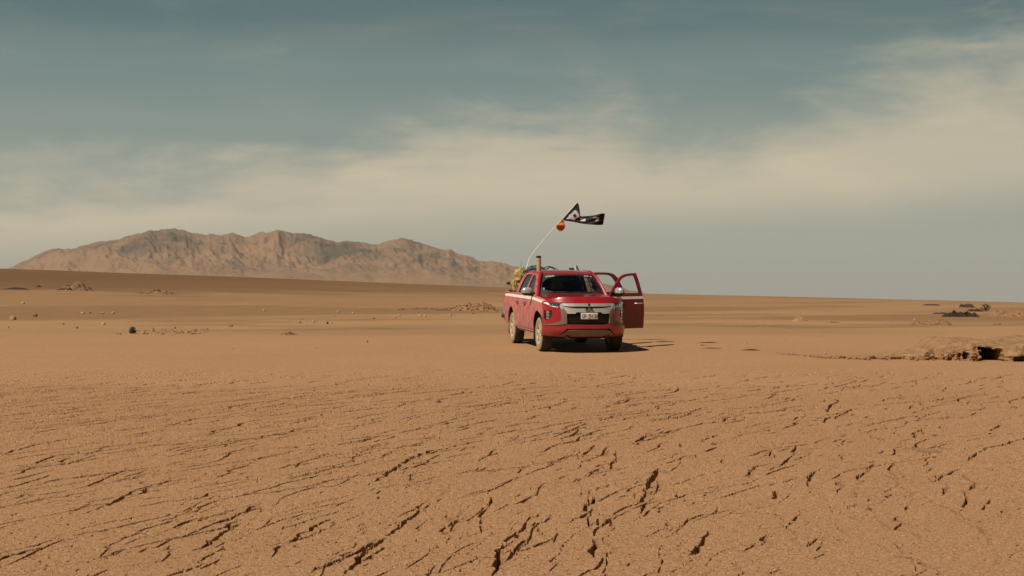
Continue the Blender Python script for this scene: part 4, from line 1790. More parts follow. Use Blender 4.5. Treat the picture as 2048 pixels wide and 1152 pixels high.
# spare tyre standing in the bed behind the cab
sp_ = empty('spare_tyre', tw(-.33, 3.02, 1.46))
sp_.rotation_euler = (R(0), R(10), TH + R(62))
tag(sp_, 'black spare tyre standing in the truck bed behind the cab', 'tyre')
n = 60
prof = [(-.085, .215), (-.112, .235), (-.122, .285), (-.120, .325), (-.108, .352), (-.090, .372), (-.045, .377), (0, .378), (.045, .377), (.090, .372), (.108, .352), (.120, .325), (.122, .285), (.112, .235), (.085, .215)]
vs, fs = [], []
for k in range(n):
    th = 2 * math.pi * k / n
    for i, (a, r) in enumerate(prof):
        if 4 <= i <= 10 and (k + i % 2) % 3 == 0:
            r -= .012
        vs.append((a, r * math.cos(th), r * math.sin(th)))
m = len(prof)
for k in range(n):
    for i in range(m - 1):
        k2 = (k + 1) % n
        fs.append((k * m + i, k * m + i + 1, k2 * m + i + 1, k2 * m + i))
MB().add(vs, fs).build('tyre', M_['rubber'], sp_, angle=30)
mb = MB()
mb.lathe([(-.09, .218), (-.04, .20), (.04, .20), (.09, .218)], 30)
mb.lathe([(.0, .20), (.03, .08), (.03, .001)], 30)
mb.build('rim', M_['rimdark'], sp_)
# crate carrying the tyre, closing the load
mb = MB()
mb.box((-.30, 3.02, .95), (.60, .52, .26), bev=.015)
for zz in (.88, .95, 1.02):
    mb.box((-.30, 2.752, zz), (.58, .016, .03))
thing_local('storage_crate', mb, M_['blackd'], 'dark plastic crate under the spare tyre in the bed', 'crate', (-.30, 3.02, .82))

# looping hoses
for k, (x0, x1, h, yy) in enumerate(((-.10, .20, .135, 3.0), (-.22, .33, .150, 3.1))):
    mb = MB()
    pts = [(x0 + (x1 - x0) * t / 14, yy + .03 * math.sin(t), 1.66 + h * math.sin(math.pi * (t / 14) ** 0.8) + (.0 if t < 12 else 0)) for t in range(15)]
    pts = [(x0, yy, .84)] + pts + [(x1, yy, .84)]
    mb.tube(pts, .013 - .002 * k, 7)
    thing_local('hose', mb, M_['rubber'], ('shorter inner loop of black hose rising above the cab roof', 'longer outer loop of black hose arching above the cab roof')[k], 'hose', (x0, yy, .82))

# dark tool box with tan cloth roll at the far side
mb = MB()
mb.box((.545, 3.02, 1.735), (.11, .10, .095), bev=.012)
mb.box((.545, 3.02, 1.25), (.06, .06, .90))
thing_local('equipment_post', mb, M_['blackd'], 'small black box on a post behind the cab roof', 'box', (.545, 3.02, .82))
mb = MB()
mb.tube([(.655, 3.0, .84), (.655, 3.0, 1.5), (.650, 3.0, 1.74), (.635, 3.0, 1.83)], [.028, .03, .034, .026], 8)
thing_local('rolled_cloth', mb, M_['paper'], 'pale rolled cloth upright beside the small black box', 'cloth roll', (.655, 3.0, .82))
mb = MB()
mb.tube([(.78, 3.02, .84), (.76, 3.02, 1.66), (.655, 2.97, 1.83)], .014, 6)
thing_local('strap_bar', mb, M_['black'], 'thin black bar leaning on the pale rolled cloth', 'bar', (.78, 3.02, .82))
mb = MB()
mb.lathe([(0, .001), (0, .03), (.06, .034), (.085, .02), (.09, .001)], 12, 'Z', (.82, 3.05, 1.66))
mb.tube([(.82, 3.05, .84), (.82, 3.05, 1.67)], .012, 6)
thing_local('bottle', mb, M_['tan'], 'brown bottle top peeping over the roof beside the black bar', 'bottle', (.82, 3.05, .82))

# canvas bundle and dark gear hanging at the rear corner of the cab
def lump(mb, c, r, seed, n=3, amp=.25, sc=2.5, m=0, squash=1.0):
    bm = bmesh.new()
    bmesh.ops.create_icosphere(bm, subdivisions=n, radius=1)
    P = np.array([v.co[:] for v in bm.verts])
    d = fbm(P[:, 0] * sc + seed * 3.1 + P[:, 2] * 1.7, P[:, 1] * sc + P[:, 2] * sc + seed, 4, seed) * amp
    P = P * (1 + d)[:, None] * np.array(r)
    bm.verts.index_update()
    mb.add((P + np.array(c)).tolist(), [[v.index for v in f.verts] for f in bm.faces], m)
    bm.free()


mb = MB()
lump(mb, (-.62, 3.28, 1.55), (.17, .22, .22), 4, amp=.5)
lump(mb, (-.72, 3.35, 1.36), (.13, .20, .17), 9, amp=.6)
lump(mb, (-.52, 3.30, 1.22), (.18, .24, .20), 12, amp=.5)
for k in range(5):
    x0 = -.80 + .05 * k
    mb.tube([(x0, 3.2, 1.50 - .02 * k), (x0 - .03, 3.16, 1.38), (x0 + .02, 3.18, 1.26)], .018, 6)
thing_local('canvas_bundle', mb, M_['sack'], 'crumpled yellow canvas bundle heaped behind the cab', 'bundle', (-.62, 3.3, 1.0))
mb = MB()
mb.box((-.78, 3.70, 1.40), (.20, .20, .065), bev=.01)
mb.tube([(-.70, 3.70, 1.38), (-.60, 3.70, 1.20), (-.60, 3.70, .86)], .02, 6)
thing_local('jerry_can_holder', mb, M_['black'], 'black flat bracket sticking out past the yellow canvas', 'bracket', (-.60, 3.7, .82))
mb = MB()
lump(mb, (-.62, 3.66, 1.22), (.20, .34, .055), 21, amp=.4)
lump(mb, (-.56, 3.40, 1.02), (.18, .30, .19), 24, amp=.3)
thing_local('dark_tarp', mb, M_['blackd'], 'black tarp bundle below the yellow canvas on the bed rim', 'tarp', (-.60, 3.6, .82))
# small steel clamp holding the flagpole
mb = MB()
mb.tube([(-.60, 2.86, 1.66), (-.52, 2.86, 1.655), (-.40, 2.86, 1.68)], .018, 7)
mb.box((-.60, 2.86, 1.72), (.085, .06, .05), bev=.01)
mb.tube([(-.70, 2.87, 1.78), (-.66, 2.87, 1.72), (-.60, 2.86, 1.68)], .012, 6)
mb.tube([(-.60, 2.86, 1.70), (-.60, 2.86, .83)], .014, 7)
thing_local('pole_clamp', mb, M_['metal'], 'small steel clamp at the foot of the white flagpole', 'clamp', (-.60, 2.86, .82))

# ------------------------------------------------------------------ things inside the windscreen
mb = MB()
for a, b in (((.145, 1.237), (.145, 1.268)), ((.40, 1.237), (.42, 1.262)), ((.14, 1.268), (.42, 1.262))):
    mb.tube([(a[0], .66, a[1] - .03), (b[0], .66, b[1] - .0)], .008, 5)
mb.box((.28, .665, 1.225), (.28, .01, .035))
thing_local('dash_frame', mb, M_['bluew'], 'pale blue plastic frame lying on the dashboard behind the windscreen', 'frame', (.28, .66, 1.17))
mb = MB()
lump(mb, (.52, .72, 1.215), (.085, .06, .035), 31, amp=.5, n=2)
thing_local('crumpled_paper', mb, M_['paper'], 'crumpled pale paper on the dashboard by the steering wheel', 'paper', (.52, .72, 1.17))
mb = MB()
lump(mb, (.64, .80, 1.205), (.05, .05, .035), 37, amp=.5, n=2)
thing_local('pale_cap', mb, M_['greenw'], 'pale green cap on the driver side end of the dashboard', 'cap', (.64, .80, 1.17))
mb = MB()
zz = [(.50, 1.60), (.56, 1.48), (.62, 1.52), (.66, 1.40), (.60, 1.38), (.64, 1.30), (.70, 1.34)]
mb.tube([(x, 1.25 - (z - 1.3) * -.2, z) for x, z in zz], .012, 6)
mb.tube([(.50, 1.34, 1.62), (.55, 1.27, 1.45), (.585, 1.23, 1.30), (.60, 1.22, 1.22)], .010, 6)
thing_local('webbing', mb, M_['greenw'], 'knotted pale webbing hanging inside the driver side of the cab', 'webbing', (.60, 1.22, 1.22))
mb = MB()
lump(mb, (.615, 1.18, 1.36), (.032, .03, .04), 39, amp=.4, n=2)
thing_local('red_tassel', mb, M_['redcloth'], 'small faded red cloth tassel caught in the webbing', 'tassel', (.615, 1.18, 1.32))

# ------------------------------------------------------------------ flagpole with flag and pennant
FD = 33.55
def fp(px, py, d=0.0):
    return Vector(((px - 1024) / FPX * FD, FD + d, EYE + (576 - py) / FPX * FD))


pole_base = tw(-.60, 2.86, 1.70)
FDb = pole_base.y
fpz = empty('flagpole', pole_base)
tag(fpz, 'thin bent white flagpole rising from the truck bed flying a black flag', 'flagpole')


def rel(v):
    return Vector(v) - pole_base


pts = [pole_base] + [fp(*p) for p in ((1058, 519), (1066, 506), (1078, 491), (1092, 474), (1110, 453), (1126, 436.5), (1141, 420), (1154, 405))]
mb = MB()
mb.tube([rel(p) for p in pts], [.010, .009, .0085, .0085, .008, .008, .008, .008, .008], 7)
mb.build('pole', M_['pole'], fpz)


def cloth(name, topc, botc, depthf, nu_, nv_, prints, mats, parent):
    top = [fp(*p) for p in topc]
    bot = [fp(*p) for p in botc]

    def along(c, t):
        t = t * (len(c) - 1)
        i = min(int(t), len(c) - 2)
        f = t - i
        p0 = c[max(i - 1, 0)]
        p1, p2 = c[i], c[i + 1]
        p3 = c[min(i + 2, len(c) - 1)]
        return 0.5 * ((2 * p1) + (p2 - p0) * f + (2 * p0 - 5 * p1 + 4 * p2 - p3) * f * f + (3 * p1 - p0 - 3 * p2 + p3) * f ** 3)
    vs, fs, mi = [], [], []
    for i in range(nu_ + 1):
        for j in range(nv_ + 1):
            u, v = i / nu_, j / nv_
            p = along(top, u).lerp(along(bot, u), v)
            p.y += depthf(u, v)
            vs.append(rel(p))
    for i in range(nu_):
        for j in range(nv_):
            a = i * (nv_ + 1) + j
            fs.append((a, a + 1, a + nv_ + 2, a + nv_ + 1))
            c = (vs[a] + vs[a + nv_ + 2]) / 2 + pole_base
            px = 1024 + c.x / FD * FPX
            py = 576 - (c.z - EYE) / FD * FPX
            k = 0
            for poly, hole in prints:
                if pip(px, py, poly) and not (hole and pip(px, py, hole)):
                    k = 1
            mi.append(k)
    o = obj(name, vs, fs, mats, parent, mi=mi, angle=70)
    return o


pr = [([(1132, 437.5), (1137, 433.5), (1138, 430), (1142, 427.5), (1149, 420.5), (1152, 420), (1156, 426), (1158.6, 430), (1158.6, 435.5), (1152.5, 436), (1149.5, 440.5), (1146, 440.5), (1142, 438), (1136, 438)],
       [(1149.5, 426.5), (1154, 432.5), (1150, 436), (1145.5, 431.5)]),
      ([(1159.5, 435.5), (1172.5, 436), (1170.8, 438), (1171, 442.6), (1161.5, 442.2), (1160.5, 439)], None),
      ([(1185, 436), (1190, 434), (1196, 434), (1198.5, 437), (1197, 441), (1191, 443), (1190.5, 440), (1193, 438), (1190, 436.2)], None)]
cloth('flag', [(1154, 405), (1157, 408), (1159, 416), (1160, 427), (1162, 432.3), (1175, 432), (1190, 430), (1204, 427), (1210, 427.5)],
      [(1124, 437.5), (1129, 441.3), (1137, 442.5), (1148, 444), (1160, 446.5), (1172, 448.5), (1184, 449.5), (1197, 450), (1206.5, 449.5)],
      lambda u, v: .035 * math.sin(u * 13 + v * 2.2) * min(1, u * 1.2) + .018 * math.sin(v * 9 + u * 20) * max(0, min(1, u * 3 - 1)), 150, 50, pr, [M_['flagk'], M_['flagw']], fpz)
cloth('pennant', [(1123.5, 437.5), (1128.5, 443), (1130.5, 449), (1129.5, 456), (1124, 462)],
      [(1111.5, 451), (1112.8, 454), (1114.5, 458), (1115.8, 461.5), (1118, 463.3)],
      lambda u, v: .035 * math.sin(u * 8 + v * 4), 40, 24, [([(1117, 447), (1122.5, 444.5), (1125, 449), (1122.5, 455), (1117.5, 457), (1118, 451)], None)], [M_['flago'], M_['flagy']], fpz)

# ------------------------------------------------------------------ stones, mounds, plants
def px_size(Y):
    return Y / FPX


def rock(px, py, wpx, hpx, mat, label=None, group=None, name='rock', seed=1, amp=.35):
    X, Y, Z = gxy(px, py)
    s = px_size(Y)
    mb = MB()
    w, h = wpx * s / 2, hpx * s
    lump(mb, (0, 0, h * .26), (w, w * .9, h * .70), seed, n=3, amp=amp, sc=1.6)
    o = mb.build(name, mat, angle=35)
    o.location = (X, Y, Z)
    o.rotation_euler = (0, 0, seed * 1.3)
    o.rotation_euler = (0, 0, (seed % 5 - 2) * .25)
    tag(o, label, 'rock', group)
    return o


ROCKS = [
    (26, 640, 12, 9, 'p', 'round pale boulder on the plain, largest at the far left'),
    (71, 633, 9, 7, 'b', 'dark brown boulder just right of the round pale boulder'),
    (46, 608, 8, 4, 'p', 'flat pale stone behind the round pale boulder'),
    (126, 649, 5, 5, 'p', 'small split pale stone in front of the three in a row'),
    (165, 627, 9, 3.5, 'p', 'leftmost long flat stone of the row on the left plain'),
    (180, 627, 5, 4, 'b', 'brown stone touching the long flat stone in the row'),
    (204, 627, 10, 3.5, 'p', 'middle flat pale stone of the row on the left plain'),
    (226, 627, 7, 5, 'p', 'rounder pale stone closing the row on the left plain'),
    (207, 649, 9, 5, 'p', 'wide pale stone directly below the row on the left plain'),
    (154, 657, 5, 5, 'b', 'small dark stone left of the dark green shrub'),
    (16, 656, 5, 4, 'p', 'small pale stone near the left edge below the round boulder'),
    (287, 668, 8, 5, 'p', 'pale stone right beside the dark green shrub'),
    (305, 661, 6, 4, 'p', 'pale stone in the litter right of the dark green shrub'),
    (322, 669, 5, 5, 'p', 'upright pale stone in the litter right of the shrub'),
    (350, 657, 4, 4, 'b', 'dark pebble at the right end of the litter by the shrub'),
    (462, 653, 8, 4, 'b', 'reddish brown clod alone right of the shrub litter'),
    (528, 622, 6, 4, 'p', 'lone pale stone on the open plain left of centre'),
    (612, 650, 3, 3, 'p', 'tiny pale stone left of the black pyramid-shaped stone'),
    (600, 646, 6, 3.5, 'b', 'low brown clod up and left of the black stone'),
    (627, 645, 7, 5, 'p', 'pale stone just left of the small black stone'),
    (655, 648, 4, 5, 'd', 'small black pointed stone beside a pale one'),
    (663, 647, 5, 3, 'p', 'flat pale stone touching the small black stone'),
    (676, 625, 5, 4, 'p', 'pale stone in the open between clod and mound'),
    (706, 628, 5, 4, 'p', 'pale stone leaning dark on its right side'),
    (747, 638, 7, 3, 'b', 'brown flattened clod in the plain left of the mound'),
    (790, 635, 6, 3.5, 'p', 'left stone of the two nearly touching before the mound'),
    (799, 632, 6, 3, 'p', 'right stone of the two nearly touching before the mound'),
    (840, 632, 8, 3.5, 'p', 'larger flat pale stone in front of the dirt mound'),
    (850, 633, 6, 4, 'p', 'second pale stone in front of the dirt mound'),
    (901, 632, 6, 4, 'p', 'pale stone in front of the middle of the dirt mound'),
    (946, 628, 5, 3, 'b', 'dark clod in front of the right half of the mound'),
    (735, 684, 3, 3, 'd', 'tiny black pebble on the bare flat in front of the silt'),
    (1522, 656, 5, 3, 'p', 'small pale stone on the silt strip right of the truck'),
    (1650, 709, 7, 6, 'p', 'pinkish stone lying on the low crumbling step'),
    (1834, 675, 5, 4, 'p', 'pale stone up slope left of the eroded bank'),
    (1829, 641, 6, 4, 'p', 'pale stone at the left end of the brown rubble'),
    (876, 805, 10, 5, 'b', 'lone brown clod on the cracked flat before the truck'),
    (1000, 601, 4, 2.5, 'p', 'very small distant stone above the dirt mound'),
    (1870, 590, 3, 2, 'p', None),
]
for k, (px, py, w, h, t, lab) in enumerate(ROCKS):
    if lab is None:
        continue
    rock(px, py, w, h, {'p': MS_pale, 'b': MS_brown, 'd': MS_dark}[t], lab, 'loose stones on the plain', seed=k + 3)
# indistinguishable little pebbles
random.seed(5)
for k in range(46):
    px = random.choice([random.uniform(20, 1000), random.uniform(1320, 2030)])
    py = random.uniform(612, 700)
    if 1780 < px and py > 655:
        continue
    rock(px, py, random.uniform(1.6, 3.0), random.uniform(1.3, 2.2), random.choice([MS_pale, MS_brown, MS_pale]), 'tiny pebble scattered on the far plain', 'tiny pebbles on the far plain', name='pebble', seed=100 + k)


def clods(mb, pts, m=1):
    for (x, y, z, r, s) in pts:
        lump(mb, (x, y, z), (r, r, r * .75), s, n=1, amp=.5, m=m)


def mound(name, px, py, wpx, hpx, mats, label, cat='mound', seed=1, skew=0.0, rough=.25, ncl=60, depth=.5, clr=1.0, group=None, pw=2.0):
    """heap of earth: height field with clods, sits on the plain"""
    X, Y, Z = gxy(px, py)
    s = px_size(Y)
    W, H = wpx * s, hpx * s
    Dp = W * depth
    nx, ny = 70, 34
    u = np.linspace(-1, 1, nx)
    v = np.linspace(-1, 1, ny)
    UU, VV = np.meshgrid(u, v)
    us = UU - skew * (1 - UU ** 2)
    prof = np.clip(1 - np.abs(us) ** pw, 0, 1) ** 1.3 * np.clip(1 - VV ** 2, 0, 1) ** 1.2
    nz = fbm(UU * 6 + seed, VV * 4 + seed * 2, 4, seed)
    h = H * prof * (1 + rough * 1.6 * nz) + H * .10 * fbm(UU * 16, VV * 9, 3, seed + 5) * np.clip(prof * 3, 0, 1)
    h = h - 0.05 * H * (prof < .02) - min(.03, H * .2)
    gx, gy = UU * W / 2, VV * Dp / 2
    gz = ground_z(X + gx, Y + Dp / 2 + gy) - Z
    P = np.stack([gx, gy + Dp / 2, h + gz], -1).reshape(-1, 3)
    fs = []
    for j in range(ny - 1):
        for i in range(nx - 1):
            a = j * nx + i
            fs.append((a, a + 1, a + nx + 1, a + nx))
    mb = MB().add(P.tolist(), fs, 0)
    rnd = random.Random(seed)
    for k in range(ncl):
        a, b = rnd.uniform(-.95, .95), rnd.uniform(-.98, -.1)
        i, j = int((a + 1) / 2 * (nx - 1)), int((b + 1) / 2 * (ny - 1))
        p = P.reshape(ny, nx, 3)[j, i]
        r = H * rnd.uniform(.04, .13) * clr
        lump(mb, (p[0], p[1], p[2] + r * .3), (r * 1.3, r, r * .8), rnd.randint(0, 999), n=1, amp=.5, m=1)
    o = mb.build(name, mats, angle=30)
    o.location = (X, Y, Z)
    tag(o, label, cat, group)
    return o


mound('dirt_mound', 925, 622, 150, 19, [MS_soil, MS_brown], 'broad clod-strewn dirt mound just left of the truck', seed=3, skew=.45, ncl=150, depth=.45)
mound('dirt_mound', 850, 619, 60, 4.5, [MS_brown, MS_dark], 'low dark tail of clods trailing left from the broad mound', seed=7, ncl=60, depth=.3, clr=2)
mound('dirt_mound', 806, 620, 22, 3.5, [MS_brown, MS_dark], 'three small dark clods beyond the left end of the mound', seed=8, ncl=12, depth=.4, clr=2.5)
mound('dirt_mound', 148, 581, 74, 14, [MS_brown, MS_dark], 'rugged earth mound on the dark rise at left', seed=12, skew=.15, ncl=70, depth=.4, rough=.5)
mound('dirt_mound', 30, 579, 62, 4.5, [MS_dark, MS_dark], 'thin black line of rubble on the dark rise at left edge', seed=14, ncl=40, depth=.3, clr=1.6)
mound('dirt_mound', 77, 574, 14, 4, [MS_dark, MS_dark], 'small dark hump between black rubble and rugged mound', seed=15, ncl=8, depth=.5)
mound('dirt_mound', 312, 588, 84, 8, [MS_brown, MS_brown], 'long low brown heap under the foot of the mountain', seed=17, ncl=80, depth=.3, rough=.5, clr=1.4)
mound('dirt_mound', 575, 670, 42, 6, [MS_soil, MS_brown], 'low crumbly clod heap on the near edge of the silt left of centre', seed=19, ncl=60, depth=.5, rough=.5, clr=1.8)
mound('dirt_mound', 1602, 643, 34, 11, [MS_soilp, MS_soil], 'small pale cone of earth on the plain right of the truck', seed=23, ncl=10, depth=.7)
mound('dirt_mound', 1668, 646, 34, 3.5, [MS_soil, MS_brown], 'flat patch of brown clods right of the pale cone', seed=25, ncl=30, depth=.4, clr=2)
mound('rubble_heap', 1868, 650, 92, 8, [MS_soil, MS_brown], 'scattered brown rubble heap below the black outcrop', 'rubble', seed=29, ncl=120, depth=.5, rough=.6, clr=1.5, pw=5.0)
mound('rubble_heap', 1995, 650, 24, 4, [MS_brown, MS_brown], 'small brown rubble patch right of the scattered heap', 'rubble', seed=31, ncl=24, depth=.5, clr=1.6, pw=5.0)
mound('rock_outcrop', 1925, 634, 80, 9, [MS_dark, MS_dark], 'long jagged black rock outcrop on the right plain, nearest of three', 'outcrop', seed=33, ncl=120, depth=.3, rough=.5, clr=1.5, pw=5.0)
mound('rock_outcrop', 1884, 628, 40, 3, [MS_dark, MS_dark], 'thin tapering black spur at the left end of the outcrop', 'outcrop', seed=35, ncl=30, depth=.3, clr=1.5, pw=5.0)
mound('rock_outcrop', 1865, 611, 40, 3, [MS_dark, MS_dark], 'thin black rock line highest on the right plain', 'outcrop', seed=37, ncl=30, depth=.3, clr=1.3, pw=5.0)
mound('rock_outcrop', 1935, 615, 34, 6, [MS_dark, MS_brown], 'small ragged dark outcrop behind the long black one', 'outcrop', seed=39, ncl=50, depth=.3, rough=.6, clr=1.5, pw=5.0)
mound('rock_outcrop', 1952, 623, 36, 5, [MS_dark, MS_dark], 'slanting black ledge left of the desert bush', 'outcrop', seed=41, ncl=30, depth=.3, rough=.4, pw=5.0)
mound('earth_bank', 2035, 634, 110, 11, [MS_soil, MS_brown], 'pale eroded earth bank behind the bush at right edge', 'bank', seed=43, ncl=60, depth=.5, rough=.5, pw=5.0)
mound('dirt_mound', 1427, 890, 14, 6, [MS_brown, MS_brown], 'small reddish crumb heap on the cracked flat', seed=47, ncl=30, depth=.8, clr=2)
mound('dirt_mound', 1855, 907, 92, 5, [MS_soil, MS_pale], 'wide low scatter of grey crumbs on the cracked flat at right', seed=49, ncl=200, depth=1.0, clr=1.7, rough=.6)
mound('dirt_mound', 1738, 1020, 14, 6, [MS_brown, MS_brown], 'tiny brown crumb heap low on the cracked flat at right', seed=51, ncl=25, depth=.8, clr=2)


for (px, py, w, h, lab) in [(1329, 684, 50, 2.2, 'shadow streak built as thin dark ridge nearest the open door, farther row'), (1417, 686, 46, 2.2, 'shadow streak built as thin dark ridge further right in the farther row'),
                            (1425, 697, 50, 1.6, 'shadow streak built as faint thin ridge in the nearer row right of the truck shadow'), (1503, 701, 46, 3.0, 'shadow streak built as thickest black ridge, rightmost beyond the truck shadow'),
                            (1405, 691, 11, 1.8, 'shadow streak built as tiny dark ridge between the two rows right of the truck')]:
    mound('shadow_ridge', px, py, w, h, [MS_dark, MS_dark], lab, 'ridge', seed=int(px) % 97, ncl=10, depth=.25, rough=.2, clr=.7, group='dark ridges for shadow streaks right of the truck')  # low dark ridges put in for shadow streaks on the ground

# dark green shrub
M_leaf = simple('dark_green_leaf', (0.13, 0.125, 0.09), .8, var=.4, vscale=3)
M_twig = simple('grey_twig', (0.10, 0.07, 0.045), .9)


def shrub(px, py, wpx, hpx, label, seed, leafmat, nleaf=700, boxy=False, leaf=.02):
    X, Y, Z = gxy(px, py)
    s = px_size(Y)
    W, H = wpx * s, hpx * s
    root = empty('desert_shrub', (X, Y, Z))
    tag(root, label, 'shrub')
    rnd = random.Random(seed)
    mb = MB()
    for k in range(14):
        a = rnd.uniform(0, 6.28)
        q = rnd.uniform(.2, .45)
        mb.tube([(0, 0, 0), (W * q * .5 * math.cos(a), W * q * .5 * math.sin(a), H * .5), (W * q * math.cos(a), W * q * math.sin(a), H * rnd.uniform(.7, .98))], [H * .03, H * .02, H * .008], 5)
    mb.build('stem', M_twig, root)
    mb = MB()
    for k in range(nleaf):
        a = rnd.uniform(0, 6.28)
        if boxy:
            r = W / 2 * math.sqrt(rnd.random())
            z = H * rnd.random() ** .9 * .98
            r *= 1.0 if z < H * .75 else .8
        else:
            r = W / 2 * rnd.random() ** .5
            z = H * (.15 + .85 * rnd.random())
            r *= .5 + .6 * math.sin(math.pi * min(1, z / H))
        c = Vector((r * math.cos(a), r * math.sin(a), z))
        n = Vector((rnd.gauss(0, 1), rnd.gauss(0, 1), rnd.gauss(0, 1))).normalized()
        t = n.orthogonal().normalized()
        b = n.cross(t)
        L = leaf * rnd.uniform(.6, 1.4)
        mb.add([c - t * L, c + b * L * .45, c + t * L, c - b * L * .45], [(0, 1, 2, 3)])
    mb.build('foliage', leafmat, root, smooth=False)


shrub(265, 667, 13, 13, 'squat dark green shrub standing alone on the left plain', 3, M_leaf, 420, True, .024)
shrub(1971, 623, 18, 15, 'sparse dark bush beside the black outcrop on the right', 5, simple('dry_leaf', (0.075, 0.052, 0.030), .9, var=.4), 110, False, .06)
shrub(2046, 686, 12, 9, 'dark dry scrub on top of the eroded bank at right edge', 7, simple('dry_scrub', (0.05, 0.035, 0.024), .9, var=.4), 500, True, .012)

# litter of dry brush right of the shrub
mb = MB()
X, Y, Z = gxy(330, 664)
rnd = random.Random(9)
for k in range(90):
    x, y = rnd.uniform(-1.0, 1.2), rnd.uniform(-1.5, 2.0)
    z = float(ground_z(X + x, Y + y)) - Z
    r = rnd.uniform(.01, .03)
    lump(mb, (x, y, z + r * .4), (r * 1.3, r, r), rnd.randint(0, 999), n=1, amp=.5)
o = mb.build('gravel', MS_brown)
o.location = (X, Y, Z)
tag(o, 'brown gravel litter strewn right of the dark green shrub', 'gravel', kind='stuff')


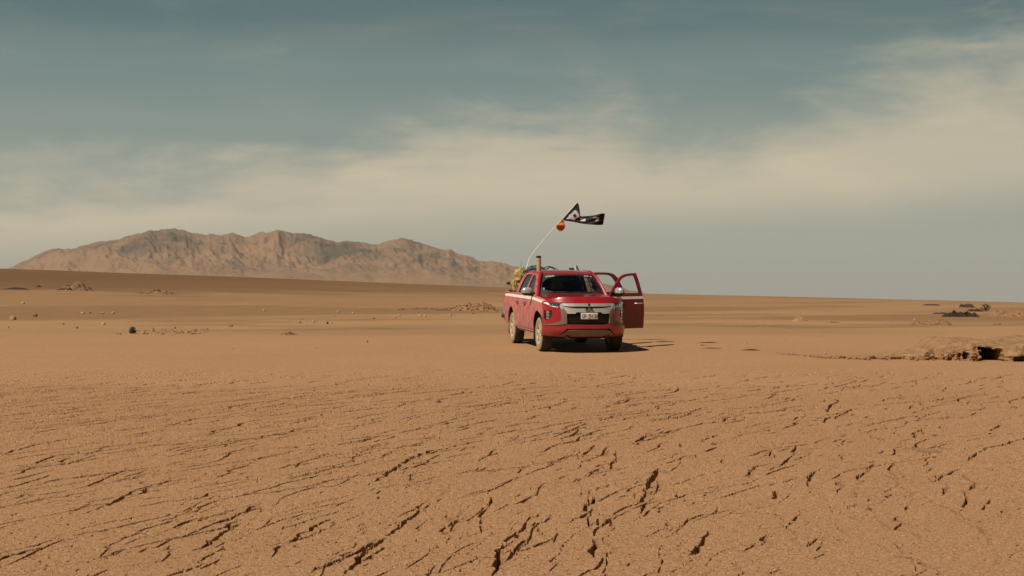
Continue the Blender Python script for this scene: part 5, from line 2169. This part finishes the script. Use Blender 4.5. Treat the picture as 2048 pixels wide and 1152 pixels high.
# ------------------------------------------------------------------ eroded bank with a cave-like hollow at the right edge
def eroded_bank():
    """scarp at the edge of the flat: a lumpy face with undercut hollows"""
    pxs = np.linspace(1560, 2200, 520)
    u = (pxs - 1024) / FPX
    # ground line of the foot in the photograph
    foot = np.interp(pxs, [1560, 1700, 1850, 1900, 1920, 2048, 2200], [710, 716, 719, 720, 721.5, 722.5, 724])
    Yf = np.array([gxy(p, f)[1] for p, f in zip(pxs[::20], foot[::20])])
    Yf = np.interp(pxs, pxs[::20], Yf)
    left = 1 - smooth(1840, 1900, pxs)
    Yf = Yf + fbm(pxs * .012, pxs * 0, 3, 321, .5) * (.15 + 0.9 * left)
    top = np.interp(pxs, [1560, 1620, 1700, 1780, 1850, 1888, 1905, 1925, 1945, 1960, 2000, 2030, 2048, 2200], [709, 713, 713, 712, 708, 694, 687, 685, 687, 690, 692, 693, 688, 680])
    nt = 110
    V = np.zeros((nt, len(pxs), 3))
    for i, (p, uu, y0, f, tp) in enumerate(zip(pxs, u, Yf, foot, top)):
        hf = (f - tp) / FPX * y0            # height of the scarp face
        if p < 1880:
            hf *= float(np.clip(.25 + 1.3 * vnoise(p * .02, 0.0, 323), 0, 1.3)) * (1 - smooth(1840, 1880, np.array(p))) + float(smooth(1840, 1880, np.array(p)))
        z0 = float(ground_z(uu * y0, y0))
        for k in range(nt):
            t = k / (nt - 1)
            if t < .45:                     # face
                q = t / .45
                z = hf * q
                d = .05 + .16 * q ** 2 * (hf / .4)
            else:                           # gently sloping back
                q = (t - .45) / .55
                z = hf + .08 * math.sin(min(1, q * 1.25) * math.pi / 2) * min(1, hf / .25) - max(0, q - .6) * .5 * min(1, hf / .25) * .6
                d = .05 + .16 * (hf / .4) + q * (.5 + hf * 5.0)
                gz = float(ground_z(uu * (y0 + d), y0 + d)) - z0
                z = z + gz * q
                if q > .92:
                    z -= (q - .92) * 2.0
            V[k, i] = (uu * y0, y0 + d, z0 + z - (.03 if k == 0 else 0))
    P = V.reshape(-1, 3)
    X, Yv, Zv = V[..., 0], V[..., 1], V[..., 2]
    # lumps
    T = np.repeat((np.arange(nt) / (nt - 1))[:, None], len(pxs), 1)
    PX = np.repeat(pxs[None, :], nt, 0)
    facew = (1 - smooth(.42, .60, T))
    V[..., 1] += fbm(X * 3.0, Zv * 5 + Yv * .6, 4, 301) * .07 * (0.35 + facew) * np.clip((PX - 1700) / 250, 0.3, 1)
    V[..., 2] += fbm(X * 2.4, Yv * 2.4, 4, 303) * .05 * smooth(.3, .6, T) * (1 - smooth(.85, 1, T)) * np.clip((PX - 1600) / 250, 0.2, 1)
    V[..., 2] += fbm(X * 11, Yv * 11, 3, 305) * .018 * smooth(.1, .5, T) * (1 - smooth(.85, 1, T))
    V[..., 1] += fbm(X * 14, Zv * 16, 3, 307) * .03 * facew

    # big rounded spur around px 1905 and hollows
    def hollow(px0, px1, t0, t1, depth, soft=5.0, softt=.03):
        m = smooth(px0 - soft, px0 + soft, PX) * (1 - smooth(px1 - soft, px1 + soft, PX)) * smooth(t0 - softt, t0 + softt, T) * (1 - smooth(t1 - softt, t1 + softt, T))
        V[..., 1] += m * depth

    V[..., 1] -= .13 * np.exp(-((PX - 1903) / 20) ** 2) * facew
    V[..., 1] -= .10 * np.exp(-((PX - 1945) / 13) ** 2) * facew
    V[..., 1] -= .20 * np.exp(-((PX - 2030) / 26) ** 2) * facew
    wig = fbm(PX * .15, T * 14, 3, 311) * 2.2
    PX = PX + wig
    hollow(1961, 2005, -.2, .345, 1.05, 1.6, .012)
    hollow(1960, 1988, .32, .385, .85, 2.0, .012)
    hollow(1996, 2004, .32, .37, .65, 2.0, .012)
    hollow(1928, 1937, .04, .20, .35, 1.5, .02)
    hollow(1918, 1923, -.1, .16, .25, 1.5, .02)
    hollow(2026, 2070, -.1, .13, .35, 5, .03)
    q = V.reshape(-1, 3)
    extra = MB()
    rr = random.Random(77)
    for k in range(200):
        i = int(rr.random() ** 0.7 * 330)
        kk = rr.randint(0, 30)
        pv = V[kk, i]
        r = rr.uniform(.008, .028) * (1.6 if rr.random() < .12 else 1)
        lump(extra, (pv[0], pv[1] - rr.random() * .25 * (1 if rr.random() < .5 else 0), pv[2] + r * .2), (r * 1.4, r * 1.2, r), rr.randint(0, 999), n=1, amp=.5)
    nx_ = len(pxs)
    fs = []
    for k in range(nt - 1):
        for i in range(nx_ - 1):
            a = k * nx_ + i
            fs.append((a, a + 1, a + nx_ + 1, a + nx_))
    nq = len(q)
    fs += [tuple(z_ + nq for z_ in f) for f in extra.f]
    q = np.concatenate([q, np.array(extra.v)])
    o = obj('bank', q.tolist(), fs, ground_side, smooth=True, angle=50)
    c = Vector(q.mean(0).tolist())
    c.z = float(q[:, 2].min())
    o.data.transform(Matrix.Translation(-c))
    o.location = c
    o.name = 'eroded_bank'
    tag(o, 'crumbling earth bank with a dark hollow at the edge of the cracked flat', 'bank')


ground_side = stone_mat('bank_soil', (0.31, 0.175, 0.084), bump=0.035, scale=7)
eroded_bank()
